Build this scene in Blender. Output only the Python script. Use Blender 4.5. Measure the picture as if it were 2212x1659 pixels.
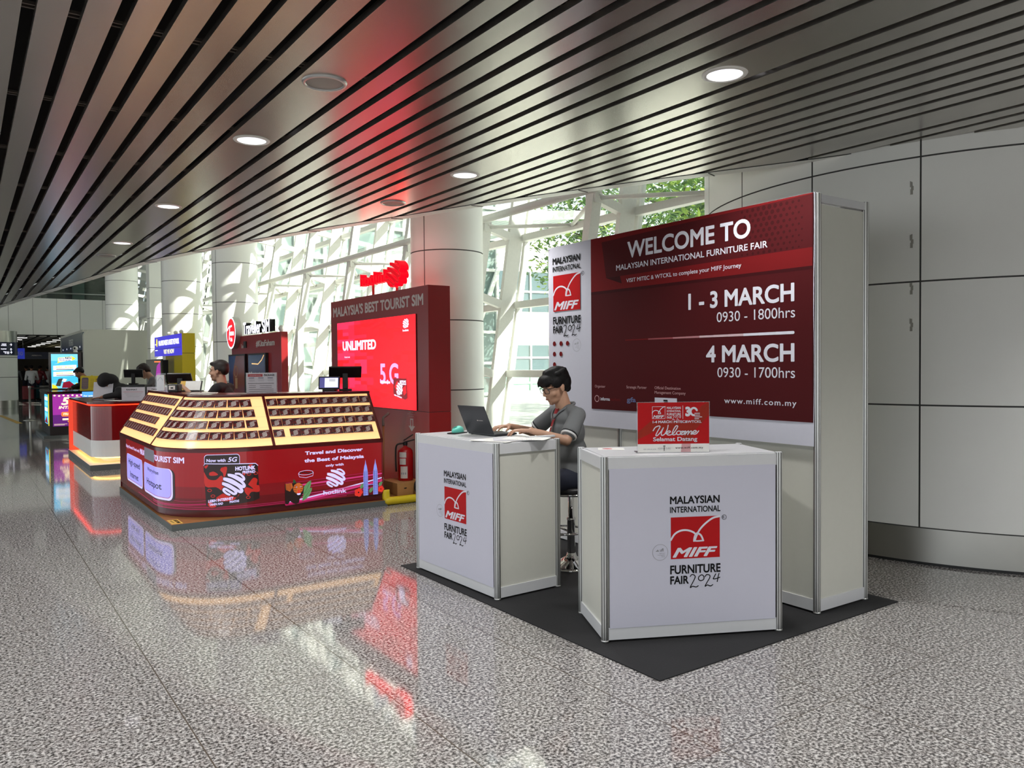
import bpy, bmesh, math, random, os
from math import pi, sin, cos, radians, sqrt, atan2, hypot
from mathutils import Vector, Matrix, Euler
from mathutils.geometry import tessellate_polygon

random.seed(7)
for o in list(bpy.data.objects):
    bpy.data.objects.remove(o, do_unlink=True)
SC = bpy.context.scene
COL = SC.collection

# ------------------------------------------------------------------ camera
# World axes: +Y runs down the hall (along the ceiling slats), +X towards the glass facade, z = 0 the floor.
cam_d = bpy.data.cameras.new('camera')
cam_d.sensor_width = 36.0
cam_d.lens = 1694.8 / 2212 * 36.0
cam_d.clip_end = 400
cam = bpy.data.objects.new('camera', cam_d)
cam.matrix_world = (Matrix.Translation((0, 0, 1.492)) @ Matrix.Rotation(radians(-35), 4, 'Z')
                    @ Matrix.Rotation(pi / 2 - 0.0237, 4, 'X') @ Matrix.Rotation(-0.0081, 4, 'Z'))
COL.objects.link(cam)
SC.camera = cam

# ------------------------------------------------------------------ exposure, sky, sun
SC.view_settings.view_transform = 'Standard'
SC.view_settings.look = 'None'
SC.view_settings.gamma = 1.0
SC.view_settings.use_curve_mapping = False
SC.view_settings.exposure = 0.45
try:
    SC.cycles.max_bounces = 8
    SC.cycles.diffuse_bounces = 4
    SC.cycles.glossy_bounces = 4
    SC.cycles.transparent_max_bounces = 12
    SC.cycles.sample_clamp_indirect = 6.0
    SC.cycles.caustics_reflective = False
    SC.cycles.caustics_refractive = False
    SC.cycles.use_denoising = True
except Exception:
    pass
world = bpy.data.worlds.new('sky')
SC.world = world
world.use_nodes = True
wn = world.node_tree
wn.nodes.clear()
w_out = wn.nodes.new('ShaderNodeOutputWorld')
w_bg = wn.nodes.new('ShaderNodeBackground')
w_sky = wn.nodes.new('ShaderNodeTexSky')
w_sky.sky_type = 'HOSEK_WILKIE'
w_sky.turbidity = 5.0
w_sky.ground_albedo = 0.5
w_sky.sun_direction = Vector((0.52, -0.70, 0.56)).normalized()
w_bg.inputs['Strength'].default_value = 4.0
w_mix = wn.nodes.new('ShaderNodeMix')
w_mix.data_type = 'RGBA'
w_mix.inputs[0].default_value = 0.6           # thin bright haze over the blue
w_mix.inputs[7].default_value = (0.40, 0.415, 0.42, 1)
wn.links.new(w_sky.outputs[0], w_mix.inputs[6])
wn.links.new(w_mix.outputs[2], w_bg.inputs['Color'])
wn.links.new(w_bg.outputs[0], w_out.inputs['Surface'])

sun_d = bpy.data.lights.new('sun', 'SUN')
sun_d.energy = 11.0
sun_d.angle = radians(0.6)
sun_d.color = (1.0, 0.95, 0.86)
sun = bpy.data.objects.new('sun', sun_d)
sun.rotation_euler = Vector((0.52, -0.70, 0.56)).to_track_quat('Z', 'Y').to_euler()
sun.location = (20, -10, 30)
COL.objects.link(sun)
DOWNLIGHT_W = 21.0

# ------------------------------------------------------------------ materials
def S(r, g, b):
    def f(c):
        c /= 255.0
        return c / 12.92 if c <= 0.04045 else ((c + 0.055) / 1.055) ** 2.4
    return (f(r), f(g), f(b), 1.0)

def mat(name, col, rough=0.5, metal=0.0, emit=None, estr=0.0, noise=0.06, scale=30.0, spec=0.5, coat=0.0, bump=0.0):
    """Principled material whose base colour carries a faint procedural mottling."""
    m = bpy.data.materials.new(name)
    m.use_nodes = True
    nt = m.node_tree
    p = nt.nodes['Principled BSDF']
    p.inputs['Roughness'].default_value = rough
    p.inputs['Metallic'].default_value = metal
    p.inputs['Specular IOR Level'].default_value = spec
    p.inputs['Coat Weight'].default_value = coat
    p.inputs['Coat Roughness'].default_value = 0.06
    tc = nt.nodes.new('ShaderNodeTexCoord')
    nz = nt.nodes.new('ShaderNodeTexNoise')
    nz.inputs['Scale'].default_value = scale
    nz.inputs['Detail'].default_value = 3
    nt.links.new(tc.outputs['Object'], nz.inputs['Vector'])
    mx = nt.nodes.new('ShaderNodeMix')
    mx.data_type = 'RGBA'
    a = [max(0, c * (1 - noise)) for c in col[:3]] + [1]
    b = [min(1, c * (1 + noise)) for c in col[:3]] + [1]
    mx.inputs[6].default_value = a
    mx.inputs[7].default_value = b
    nt.links.new(nz.outputs['Fac'], mx.inputs[0])
    nt.links.new(mx.outputs[2], p.inputs['Base Color'])
    if bump:
        bp = nt.nodes.new('ShaderNodeBump')
        bp.inputs['Strength'].default_value = bump
        bp.inputs['Distance'].default_value = 0.004
        nt.links.new(nz.outputs['Fac'], bp.inputs['Height'])
        nt.links.new(bp.outputs[0], p.inputs['Normal'])
    if emit is not None:
        p.inputs['Emission Color'].default_value = emit
        p.inputs['Emission Strength'].default_value = estr
    return m

def glass_mat(name, tint, refl=0.10):
    """Clear sheet: mostly transparent, a constant share of sharp reflection."""
    m = bpy.data.materials.new(name)
    m.use_nodes = True
    nt = m.node_tree
    nt.nodes.clear()
    out = nt.nodes.new('ShaderNodeOutputMaterial')
    tr = nt.nodes.new('ShaderNodeBsdfTransparent')
    tr.inputs[0].default_value = tint
    gl = nt.nodes.new('ShaderNodeBsdfGlossy')
    gl.inputs['Roughness'].default_value = 0.02
    gl.inputs['Color'].default_value = (0.9, 0.95, 0.95, 1)
    lw = nt.nodes.new('ShaderNodeLayerWeight')
    lw.inputs['Blend'].default_value = 0.5
    pw = nt.nodes.new('ShaderNodeMath')
    pw.operation = 'POWER'
    pw.inputs[1].default_value = 4.0
    nt.links.new(lw.outputs['Facing'], pw.inputs[0])
    mt = nt.nodes.new('ShaderNodeMath')
    mt.operation = 'MULTIPLY_ADD'
    mt.inputs[1].default_value = 0.75
    mt.inputs[2].default_value = refl * 0.4
    mt.use_clamp = True
    nt.links.new(pw.outputs[0], mt.inputs[0])
    ms = nt.nodes.new('ShaderNodeMixShader')
    nt.links.new(mt.outputs[0], ms.inputs[0])
    nt.links.new(tr.outputs[0], ms.inputs[1])
    nt.links.new(gl.outputs[0], ms.inputs[2])
    nt.links.new(ms.outputs[0], out.inputs['Surface'])
    return m

def granite(name):
    m = bpy.data.materials.new(name)
    m.use_nodes = True
    nt = m.node_tree
    p = nt.nodes['Principled BSDF']
    L = nt.links.new
    tc = nt.nodes.new('ShaderNodeTexCoord')
    def ramp(src, stops):
        r = nt.nodes.new('ShaderNodeValToRGB')
        e = r.color_ramp.elements
        e[0].position, e[0].color = stops[0]
        e[1].position, e[1].color = stops[-1]
        for pos, c in stops[1:-1]:
            n = e.new(pos)
            n.color = c
        L(src, r.inputs[0])
        return r.outputs[0]
    n1 = nt.nodes.new('ShaderNodeTexNoise')
    n1.inputs['Scale'].default_value = 72
    n1.inputs['Detail'].default_value = 2.5
    n1.inputs['Roughness'].default_value = 0.65
    L(tc.outputs['Object'], n1.inputs['Vector'])
    base = ramp(n1.outputs['Fac'], [(0.36, S(58, 56, 56)), (0.455, S(112, 109, 107)), (0.53, S(166, 163, 161)), (0.64, S(216, 213, 210))])
    n2 = nt.nodes.new('ShaderNodeTexNoise')
    n2.inputs['Scale'].default_value = 20
    n2.inputs['Detail'].default_value = 3
    L(tc.outputs['Object'], n2.inputs['Vector'])
    tone = ramp(n2.outputs['Fac'], [(0.35, (0.84, 0.82, 0.81, 1)), (0.65, (1.0, 1.0, 1.0, 1))])
    mx = nt.nodes.new('ShaderNodeMix')
    mx.data_type = 'RGBA'
    mx.blend_type = 'MULTIPLY'
    mx.inputs[0].default_value = 1
    L(base, mx.inputs[6])
    L(tone, mx.inputs[7])
    # joints between the slabs: lines every 0.81 m both ways
    sp = nt.nodes.new('ShaderNodeSeparateXYZ')
    L(tc.outputs['Object'], sp.inputs[0])
    def joint(sock, off, pitch, half):
        a = nt.nodes.new('ShaderNodeMath'); a.operation = 'SUBTRACT'; a.inputs[1].default_value = off
        L(sock, a.inputs[0])
        b = nt.nodes.new('ShaderNodeMath'); b.operation = 'PINGPONG'; b.inputs[1].default_value = pitch / 2
        L(a.outputs[0], b.inputs[0])
        c = nt.nodes.new('ShaderNodeMath'); c.operation = 'LESS_THAN'; c.inputs[1].default_value = half
        L(b.outputs[0], c.inputs[0])
        return c.outputs[0]
    jx = joint(sp.outputs[0], 0.745, 0.81, 0.0030)
    jy = joint(sp.outputs[1], 2.0, 1.62, 0.0020)
    jm = nt.nodes.new('ShaderNodeMath'); jm.operation = 'MAXIMUM'
    L(jx, jm.inputs[0]); L(jy, jm.inputs[1])
    mj = nt.nodes.new('ShaderNodeMix'); mj.data_type = 'RGBA'
    L(jm.outputs[0], mj.inputs[0]); L(mx.outputs[2], mj.inputs[6])
    mj.inputs[7].default_value = S(88, 80, 72)
    L(mj.outputs[2], p.inputs['Base Color'])
    p.inputs['Roughness'].default_value = 0.055
    p.inputs['IOR'].default_value = 1.58
    return m

M = {}
def dm(key, *a, **k):
    M[key] = mat(key, *a, **k)
dm('white_paint', S(226, 226, 220), 0.42)
dm('panel_white', S(238, 238, 234), 0.38, noise=0.02, scale=4)
dm('panel_gap', S(70, 70, 68), 0.7)
dm('steel', S(176, 174, 168), 0.32, 1.0, noise=0.04, scale=6)
dm('chrome', S(225, 225, 225), 0.06, 1.0, noise=0.01)
dm('alu', S(196, 196, 194), 0.35, 0.9, noise=0.03)
dm('slat', S(184, 180, 174), 0.26, 0.92, noise=0.04, scale=3)
dm('slat_edge', S(186, 182, 176), 0.3, 0.9)
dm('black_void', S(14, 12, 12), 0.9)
dm('dark_carrier', S(96, 88, 80), 0.5, 0.5)
dm('black', S(18, 18, 19), 0.45)
dm('black_gloss', S(12, 12, 14), 0.12)
dm('carpet', S(27, 27, 29), 0.95, noise=0.3, scale=220, bump=0.4)
dm('graphic_white', S(198, 198, 212), 0.35, noise=0.01)
dm('infill_white', S(206, 206, 196), 0.4, noise=0.02)
dm('rail_white', S(208, 209, 211), 0.32, noise=0.02)
dm('ink_black', S(16, 16, 18), 0.5, spec=0.15)
dm('ink_red', S(178, 20, 24), 0.45, spec=0.15)
dm('ink_grey', S(150, 150, 156), 0.4)
dm('banner_dark', S(72, 18, 21), 0.6, noise=0.03, spec=0.12)
dm('banner_deep', S(56, 13, 16), 0.6, noise=0.03, spec=0.12)
dm('banner_mid', S(108, 21, 23), 0.6, noise=0.03, spec=0.12)
dm('banner_dot', S(54, 13, 15), 0.6, noise=0.03, spec=0.12)
dm('fabric_white', S(200, 200, 211), 0.6, noise=0.02)
dm('ink_white', S(218, 218, 227), 0.4)
dm('ink_pale', S(196, 150, 152), 0.4)
dm('line_a', S(150, 64, 68), 0.5)
dm('line_b', S(178, 118, 122), 0.5)
dm('line_c', S(208, 180, 184), 0.5)
dm('sign_rust', S(150, 42, 28), 0.45, spec=0.15)
dm('red_gloss', S(128, 18, 22), 0.14, coat=0.3)
dm('red_dark', S(150, 27, 33), 0.3)
dm('red_side', S(160, 24, 28), 0.3)
dm('maroon', S(86, 14, 18), 0.22)
dm('letter_grey', S(216, 206, 204), 0.4)
dm('wood', S(148, 98, 52), 0.5, noise=0.2, scale=14)
dm('wood_pale', S(186, 136, 82), 0.5, noise=0.15, scale=18)
dm('edge_grey', S(92, 98, 96), 0.5)
dm('yellow_paint', S(218, 192, 28), 0.4)
dm('yellow_panel', S(214, 190, 24), 0.4)
dm('yellow_sticker', S(222, 180, 84), 0.5)
dm('paper', S(238, 237, 232), 0.7)
dm('paper_shade', S(206, 204, 210), 0.7)
dm('teal', S(110, 220, 200), 0.4)
dm('teal_dark', S(70, 170, 155), 0.4)
dm('skin', S(188, 146, 120), 0.5, noise=0.05)
dm('skin_brown', S(150, 98, 70), 0.5)
dm('lip', S(172, 112, 92), 0.5)
dm('hair', S(13, 12, 12), 0.6, noise=0.5, scale=160, bump=0.6, spec=0.25)
dm('hair_brown', S(34, 25, 21), 0.6, noise=0.4, scale=160)
dm('shirt_grey', S(112, 114, 115), 0.85, noise=0.12, scale=500)
dm('shirt_red', S(140, 24, 30), 0.8)
dm('cloth_black', S(24, 23, 25), 0.85, noise=0.2, scale=60)
dm('cloth_navy', S(28, 32, 48), 0.85, noise=0.2, scale=60)
dm('cloth_white', S(230, 230, 228), 0.8)
dm('leather_black', S(22, 20, 22), 0.4)
dm('eye_white', S(230, 226, 220), 0.3)
dm('laptop_grey', S(62, 64, 68), 0.34, 0.6, noise=0.02)
dm('laptop_keys', S(30, 31, 34), 0.5)
dm('blue_navy', S(24, 30, 78), 0.35)
dm('ext_red', S(176, 22, 26), 0.25)
dm('label_white', S(216, 208, 202), 0.5)
dm('pack_red', S(96, 20, 22), 0.3)
dm('pack_black', S(46, 28, 28), 0.3)
dm('pack_white', S(206, 196, 192), 0.35)
dm('pack_edge', S(112, 84, 84), 0.3)
dm('building_white', S(232, 230, 224), 0.7, noise=0.03, scale=2)
dm('bldg_glass', S(86, 104, 108), 0.08, noise=0.25, scale=0.6, spec=0.8)
dm('far_glass', S(112, 130, 126), 0.15, noise=0.3, scale=0.4, spec=0.6)
dm('bldg_green', S(150, 190, 170), 0.2, noise=0.1, scale=1.5)
dm('louvre', S(176, 190, 186), 0.4)
dm('pavement', S(214, 212, 204), 0.9, noise=0.08, scale=3)
dm('bark', S(66, 52, 40), 0.9, noise=0.3, scale=20)
dm('leaf_a', S(84, 122, 42), 0.6, noise=0.4, scale=8)
dm('leaf_b', S(60, 96, 40), 0.6, noise=0.4, scale=8)
dm('leaf_c', S(136, 164, 58), 0.6, noise=0.3, scale=8)
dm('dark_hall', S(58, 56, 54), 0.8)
dm('far_blue', S(18, 30, 84), 0.4)
dm('poster_blue', S(40, 44, 110), 0.2)
dm('poster_orange', S(150, 70, 50), 0.2)
dm('poster_violet', S(84, 76, 112), 0.2)
dm('case_red', S(120, 30, 36), 0.5)
dm('case_teal', S(40, 110, 120), 0.5)
dm('smoke_grey', S(150, 148, 140), 0.5)
dm('sign_navy', S(20, 26, 62), 0.3)
dm('header_slate', S(64, 80, 96), 0.22)
dm('tape', S(176, 176, 190), 0.2)
def em(key, col, strength, base=None, **k):
    M[key] = mat(key, base or tuple(c * 0.5 for c in col[:3]) + (1,), k.pop('rough', 0.3), 0.0, emit=col, estr=strength, noise=0.0, **k)
em('glow_cream', S(255, 196, 128), 0.72, S(230, 190, 140))
em('led_white', S(214, 206, 255), 0.61)
em('led_lilac', S(168, 160, 250), 0.61)
em('led_ink', S(28, 20, 60), 0.15)
em('led_red', S(150, 16, 24), 0.42, S(120, 14, 18), rough=0.12)
em('led_mid', S(126, 14, 22), 0.42, S(100, 12, 18), rough=0.12)
em('led_deep', S(92, 12, 20), 0.4, S(90, 12, 16), rough=0.12)
em('led_brick', S(196, 40, 34), 0.43)
em('led_soot', S(40, 22, 22), 0.4)
em('led_pink', S(214, 60, 130), 0.50)
em('led_magenta', S(170, 24, 84), 0.43)
em('led_green', S(96, 140, 92), 0.6)
em('led_green_dark', S(44, 84, 50), 0.5)
em('led_orange', S(190, 96, 40), 0.6)
em('led_tower', S(126, 136, 210), 0.8)
em('led_tower_dark', S(70, 76, 140), 0.7)
em('led_flower', S(206, 52, 40), 0.65)
em('screen_red', S(255, 10, 30), 1.02)
em('screen_red_dark', S(226, 8, 26), 0.90)
em('screen_pink', S(250, 40, 84), 0.96)
em('screen_rose', S(255, 24, 58), 0.96)
em('screen_white', S(236, 226, 255), 1.15)
em('screen_lilac', S(236, 160, 236), 1.1)
em('screen_maroon', S(130, 6, 22), 0.8)
em('neon_red', S(255, 2, 12), 3.2, S(120, 0, 4), spec=0.1)
em('neon_red_face', S(226, 8, 30), 0.62, S(100, 2, 8), spec=0.1)
em('lamp', (1.0, 0.97, 0.95, 1), 3.0)
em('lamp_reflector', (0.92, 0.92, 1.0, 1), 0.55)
em('strip_red', S(255, 44, 20), 2.6)
em('strip_warm', S(255, 196, 96), 5.0)
em('orange_glow', S(236, 70, 44), 0.65)
em('sign_white', S(240, 240, 255), 1.3)
em('sign_blue', S(70, 60, 226), 0.55)
em('sign_yellow', S(240, 236, 180), 0.9)
em('tune_red', S(240, 16, 34), 0.95)
em('tune_white', S(250, 240, 255), 1.3)
em('lcd_blue', S(70, 190, 236), 0.9)
em('lcd_sky', S(120, 210, 250), 0.9)
em('lcd_white', S(240, 240, 255), 1.0)
em('lcd_ink', S(30, 40, 90), 0.3)
em('lcd_yellow', S(236, 214, 40), 0.9)
em('lcd_purple', S(150, 44, 150), 0.85)
em('lcd_purple_dark', S(96, 34, 120), 0.7)
em('lcd_orange', S(250, 120, 60), 1.0)
em('lcd_cream', S(250, 226, 190), 1.0)
em('lcd_crimson', S(150, 20, 50), 0.6)
em('lcd_blue_card', S(80, 160, 236), 0.9)
em('lcd_indigo', S(92, 90, 150), 0.6)
em('far_light', (1.0, 0.98, 0.94, 1), 1.3)
em('far_warm', S(236, 220, 170), 1.2)
em('far_sign', S(30, 50, 190), 0.3)
em('far_green', S(40, 220, 130), 1.0)
M['glass'] = glass_mat('facade_glass', (0.93, 0.97, 0.955, 1), 0.10)
M['glass_green'] = glass_mat('balustrade_glass', (0.42, 0.52, 0.49, 1), 0.14)
M['acrylic'] = glass_mat('acrylic', (0.95, 0.95, 0.97, 1), 0.12)
M['lens'] = glass_mat('lens', (0.9, 0.9, 0.9, 1), 0.1)
M['granite'] = granite('polished_granite')

# ------------------------------------------------------------------ mesh builder
_tc = {}
def text2d(s, bold=0.0, shear=0.0, spacing=1.0):
    """2-D triangles of a line of text with cap height 1, left edge at 0."""
    key = (s, bold, shear, spacing)
    if key in _tc:
        return _tc[key]
    def mk(st):
        cu = bpy.data.curves.new('txt', 'FONT')
        cu.body = st
        cu.size = 1.0
        cu.shear = shear
        cu.space_character = spacing
        cu.resolution_u = 5
        ob = bpy.data.objects.new('txt', cu)
        COL.objects.link(ob)
        dg = bpy.context.evaluated_depsgraph_get()
        me = bpy.data.meshes.new_from_object(ob.evaluated_get(dg))
        vs = [(v.co.x, v.co.y) for v in me.vertices]
        fs = [tuple(p.vertices) for p in me.polygons]
        bpy.data.objects.remove(ob, do_unlink=True)
        bpy.data.meshes.remove(me)
        bpy.data.curves.remove(cu)
        return vs, fs
    if 'cap' not in _tc:
        hv, _ = mk('H')
        _tc['cap'] = max(v[1] for v in hv)
    vs, fs = mk(s)
    if not vs:
        return [], [], 0, [], []
    c = _tc['cap']
    vs = [(x / c, y / c) for x, y in vs]
    out = {}
    for f in fs:
        for i in range(len(f)):
            e = (min(f[i], f[(i + 1) % len(f)]), max(f[i], f[(i + 1) % len(f)]))
            out[e] = out.get(e, 0) + 1
    out = [e for e, k in out.items() if k == 1]
    lay = [0.0] * len(vs)
    if bold:
        # thicken every stroke: a ribbon along each outline edge, a small disc at each outline point,
        # each a hair above the last so that no two faces share a plane
        bb = bold * 1.5
        base = list(vs)
        for j, (a, b) in enumerate(out):
            p, q = Vector(base[a]), Vector(base[b])
            if (q - p).length < 1e-6: continue
            d = (q - p).normalized()
            nn = Vector((-d.y, d.x)) * bb
            k = len(vs)
            vs += [tuple(p + nn), tuple(q + nn), tuple(q - nn), tuple(p - nn)]
            lay += [4e-5 + 3e-5 * (j % 9)] * 4
            fs.append((k, k + 1, k + 2, k + 3))
        for j, i in enumerate(sorted({i for e in out for i in e})):
            k = len(vs)
            x, y = base[i]
            vs += [(x + bb * cos(t * pi / 4 + pi / 8) * 1.04, y + bb * sin(t * pi / 4 + pi / 8) * 1.04) for t in range(8)]
            lay += [3.5e-4 + 3e-5 * (j % 9)] * 8
            fs.append(tuple(range(k, k + 8)))
    x0 = min(v[0] for v in vs)
    vs = [(x - x0, y) for x, y in vs]
    w = max(v[0] for v in vs)
    _tc[key] = (vs, fs, w, out, lay)
    return _tc[key]

def flat(o=(0, 0, 0), u=(1, 0, 0), v=(0, 0, 1), n=(0, -1, 0)):
    o, u, v, n = Vector(o), Vector(u), Vector(v), Vector(n)
    return lambda a, b, c=0.0: o + u * a + v * b + n * c

def smooth_line(pts, n=8):
    """Catmull-Rom through 2-D or 3-D points."""
    P = [Vector(p) for p in pts]
    P = [P[0] * 2 - P[1]] + P + [P[-1] * 2 - P[-2]]
    out = []
    for i in range(1, len(P) - 2):
        for k in range(n):
            t = k / n
            a, b, c, d = P[i - 1], P[i], P[i + 1], P[i + 2]
            out.append(0.5 * ((2 * b) + (c - a) * t + (2 * a - 5 * b + 4 * c - d) * t * t + (3 * b - a - 3 * c + d) * t ** 3))
    out.append(P[-2])
    return out

def rrect(u0, v0, u1, v1, r, n=5):
    pts = []
    for cx, cy, a0 in ((u1 - r, v0 + r, -pi / 2), (u1 - r, v1 - r, 0), (u0 + r, v1 - r, pi / 2), (u0 + r, v0 + r, pi)):
        for i in range(n + 1):
            a = a0 + pi / 2 * i / n
            pts.append((cx + r * cos(a), cy + r * sin(a)))
    return pts

def ellipse(cu, cv, ru, rv, n=32):
    return [(cu + ru * cos(2 * pi * i / n), cv + rv * sin(2 * pi * i / n)) for i in range(n)]

class G:
    """Collects shapes into ONE mesh; mats are keys of M, in slots by first use."""
    def __init__(self, default='white_paint'):
        self.v, self.f, self.m, self.s = [], [], [], []
        self.slots = []
        self.d = default
    def _mi(self, m):
        m = m or self.d
        if m not in self.slots: self.slots.append(m)
        return self.slots.index(m)
    def add(self, vs, fs, m=None, smooth=False):
        n = len(self.v)
        self.v += [tuple(v) for v in vs]
        mi = self._mi(m)
        for f in fs:
            self.f.append(tuple(i + n for i in f))
            self.m.append(mi)
            self.s.append(smooth)
        return self
    def box(self, x0, x1, y0, y1, z0, z1, m=None, T=None):
        vs = [Vector((x, y, z)) for z in (z0, z1) for y in (y0, y1) for x in (x0, x1)]
        if T is not None: vs = [T @ v for v in vs]
        return self.add(vs, [(0, 2, 3, 1), (4, 5, 7, 6), (0, 1, 5, 4), (2, 6, 7, 3), (0, 4, 6, 2), (1, 3, 7, 5)], m)
    def bbox(self, x0, x1, y0, y1, z0, z1, b=0.005, m=None, T=None, seg=2):
        bm = bmesh.new()
        bmesh.ops.create_cube(bm, size=1)
        for v in bm.verts:
            v.co = Vector(((x0 + x1) / 2 + v.co.x * (x1 - x0), (y0 + y1) / 2 + v.co.y * (y1 - y0), (z0 + z1) / 2 + v.co.z * (z1 - z0)))
        bmesh.ops.bevel(bm, geom=bm.edges[:], offset=b, segments=seg, affect='EDGES', profile=0.5)
        bm.verts.index_update()
        vs = [v.co.copy() for v in bm.verts]
        if T is not None: vs = [T @ v for v in vs]
        self.add(vs, [[v.index for v in f.verts] for f in bm.faces], m)
        bm.free()
        return self
    def beam(self, p, q, w, h, m=None, up=(0, 0, 1)):
        """rectangular bar from p to q, w across, h along up"""
        p, q = Vector(p), Vector(q)
        d = (q - p).normalized()
        s = d.cross(Vector(up))
        if s.length < 1e-5: s = d.cross(Vector((1, 0, 0)))
        s.normalize()
        u = s.cross(d).normalized()
        vs = [a + s * (w / 2 * i) + u * (h / 2 * j) for a in (p, q) for i, j in ((-1, -1), (1, -1), (1, 1), (-1, 1))]
        return self.add(vs, [(3, 2, 1, 0), (4, 5, 6, 7), (0, 1, 5, 4), (1, 2, 6, 5), (2, 3, 7, 6), (3, 0, 4, 7)], m)
    def path(self, pts, r, n=10, m=None, caps=True, closed=False):
        P = [Vector(p) for p in pts]
        rr = r if isinstance(r, (list, tuple)) else [r] * len(P)
        vs, fs = [], []
        prev = None
        k = len(P)
        for i, p in enumerate(P):
            if closed: t = P[(i + 1) % k] - P[i - 1]
            else: t = P[min(i + 1, k - 1)] - P[max(i - 1, 0)]
            t.normalize()
            if prev is None:
                a = t.cross(Vector((0, 0, 1)))
                if a.length < 1e-3: a = t.cross(Vector((1, 0, 0)))
            else:
                a = prev - t * prev.dot(t)
            a.normalize()
            prev = a
            b = t.cross(a)
            for j in range(n):
                g = 2 * pi * j / n
                vs.append(p + (a * cos(g) + b * sin(g)) * rr[i])
        for i in range(k if closed else k - 1):
            i2 = (i + 1) % k
            for j in range(n):
                fs.append((i * n + j, i * n + (j + 1) % n, i2 * n + (j + 1) % n, i2 * n + j))
        if caps and not closed:
            fs.append(tuple(range(n))[::-1])
            fs.append(tuple((k - 1) * n + j for j in range(n)))
        return self.add(vs, fs, m, True)
    def tube(self, p, q, r, n=12, m=None, r2=None):
        return self.path([p, q], [r, r if r2 is None else r2], n, m)
    def prism(self, pts, z0, z1, m=None, mtop=None):
        n = len(pts)
        vs = [(x, y, z0) for x, y in pts] + [(x, y, z1) for x, y in pts]
        area = sum(pts[i][0] * pts[(i + 1) % n][1] - pts[(i + 1) % n][0] * pts[i][1] for i in range(n))
        o = 1 if area > 0 else -1
        self.add(vs, [((i, (i + 1) % n, n + (i + 1) % n, n + i)[::o]) for i in range(n)], m)
        tris = tessellate_polygon([[Vector((x, y, 0)) for x, y in pts]])
        self.add(vs, [tuple(t[::o]) for t in tris] , m)
        return self.add(vs, [tuple(i + n for i in t) for t in tris], mtop or m)
    def lathe(self, prof, c=(0, 0, 0), n=32, m=None, T=None, smooth=True, cap0=True, cap1=True):
        vs, fs = [], []
        k = len(prof)
        for r, z in prof:
            for j in range(n):
                a = 2 * pi * j / n
                v = Vector((c[0] + r * cos(a), c[1] + r * sin(a), c[2] + z))
                vs.append(T @ v if T is not None else v)
        for i in range(k - 1):
            for j in range(n):
                fs.append((i * n + j, i * n + (j + 1) % n, (i + 1) * n + (j + 1) % n, (i + 1) * n + j))
        self.add(vs, fs, m, smooth)
        if cap0: self.add(vs[:n], [tuple(range(n))[::-1]], m)
        if cap1: self.add(vs[-n:], [tuple(range(n))], m)
        return self
    def ell(self, c, r, m=None, T=None, nu=20, nv=12):
        vs, fs = [], []
        for i in range(nv + 1):
            t = pi * i / nv
            for j in range(nu):
                a = 2 * pi * j / nu
                v = Vector((r[0] * sin(t) * cos(a), r[1] * sin(t) * sin(a), r[2] * cos(t)))
                if T is not None: v = T @ v
                vs.append(v + Vector(c))
        for i in range(nv):
            for j in range(nu):
                fs.append((i * nu + j, (i + 1) * nu + j, (i + 1) * nu + (j + 1) % nu, i * nu + (j + 1) % nu))
        return self.add(vs, fs, m, True)
    # --- flat graphics on a mapped surface: F(u, v, w)
    def poly(self, F, pts, m=None, w=0.001, cut=None):
        tris = tessellate_polygon([[Vector((p[0], p[1], 0)) for p in pts]])
        self._put(F, [(p[0], p[1]) for p in pts], tris, m, w, cut)
        return self
    def _put(self, F, vs, fs, m, w, cut):
        if cut:
            bm = bmesh.new()
            bv = [bm.verts.new((x, y, 0)) for x, y in vs]
            for f in fs:
                try: bm.faces.new([bv[i] for i in f])
                except ValueError: pass
            lo, hi = min(x for x, _ in vs), max(x for x, _ in vs)
            k = math.ceil(lo / cut) * cut
            while k < hi:
                bmesh.ops.bisect_plane(bm, geom=bm.verts[:] + bm.edges[:] + bm.faces[:], plane_co=(k, 0, 0), plane_no=(1, 0, 0))
                k += cut
            bm.verts.index_update()
            vs = [(v.co.x, v.co.y) for v in bm.verts]
            fs = [tuple(v.index for v in f.verts) for f in bm.faces]
            bm.free()
        out = []
        for f in fs:
            a = vs[f[0]]; b = vs[f[1]]; c = vs[f[2]]
            ar = (b[0] - a[0]) * (c[1] - a[1]) - (c[0] - a[0]) * (b[1] - a[1])
            out.append(f if ar > 0 else tuple(f)[::-1])
        self.add([F(x, y, w) for x, y in vs], out, m)
    def rect(self, F, u0, v0, u1, v1, m=None, w=0.001, cut=None):
        return self.poly(F, [(u0, v0), (u1, v0), (u1, v1), (u0, v1)], m, w, cut)
    def stroke(self, F, pts, wd, m=None, w=0.001, cut=None, closed=False):
        P = [Vector((p[0], p[1])) for p in pts]
        ww = wd if isinstance(wd, (list, tuple)) else [wd] * len(P)
        k = len(P)
        L, R = [], []
        for i in range(k):
            a, b = (P[i - 1], P[(i + 1) % k]) if closed else (P[max(i - 1, 0)], P[min(i + 1, k - 1)])
            t = (b - a)
            t = t.normalized() if t.length > 1e-9 else Vector((1, 0))
            nrm = Vector((-t.y, t.x)) * ww[i] / 2
            L.append(P[i] + nrm)
            R.append(P[i] - nrm)
        vs = [tuple(p) for p in L] + [tuple(p) for p in R]
        fs = [(i, k + i, k + (i + 1) % k, (i + 1) % k) for i in range(k if closed else k - 1)]
        self._put(F, vs, fs, m, w, cut)
        if not closed:
            for c, r in ((P[0], ww[0] / 2), (P[-1], ww[-1] / 2)):
                self.poly(F, ellipse(c.x, c.y, r, r, 10), m, w * 1.02)
        return self
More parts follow.
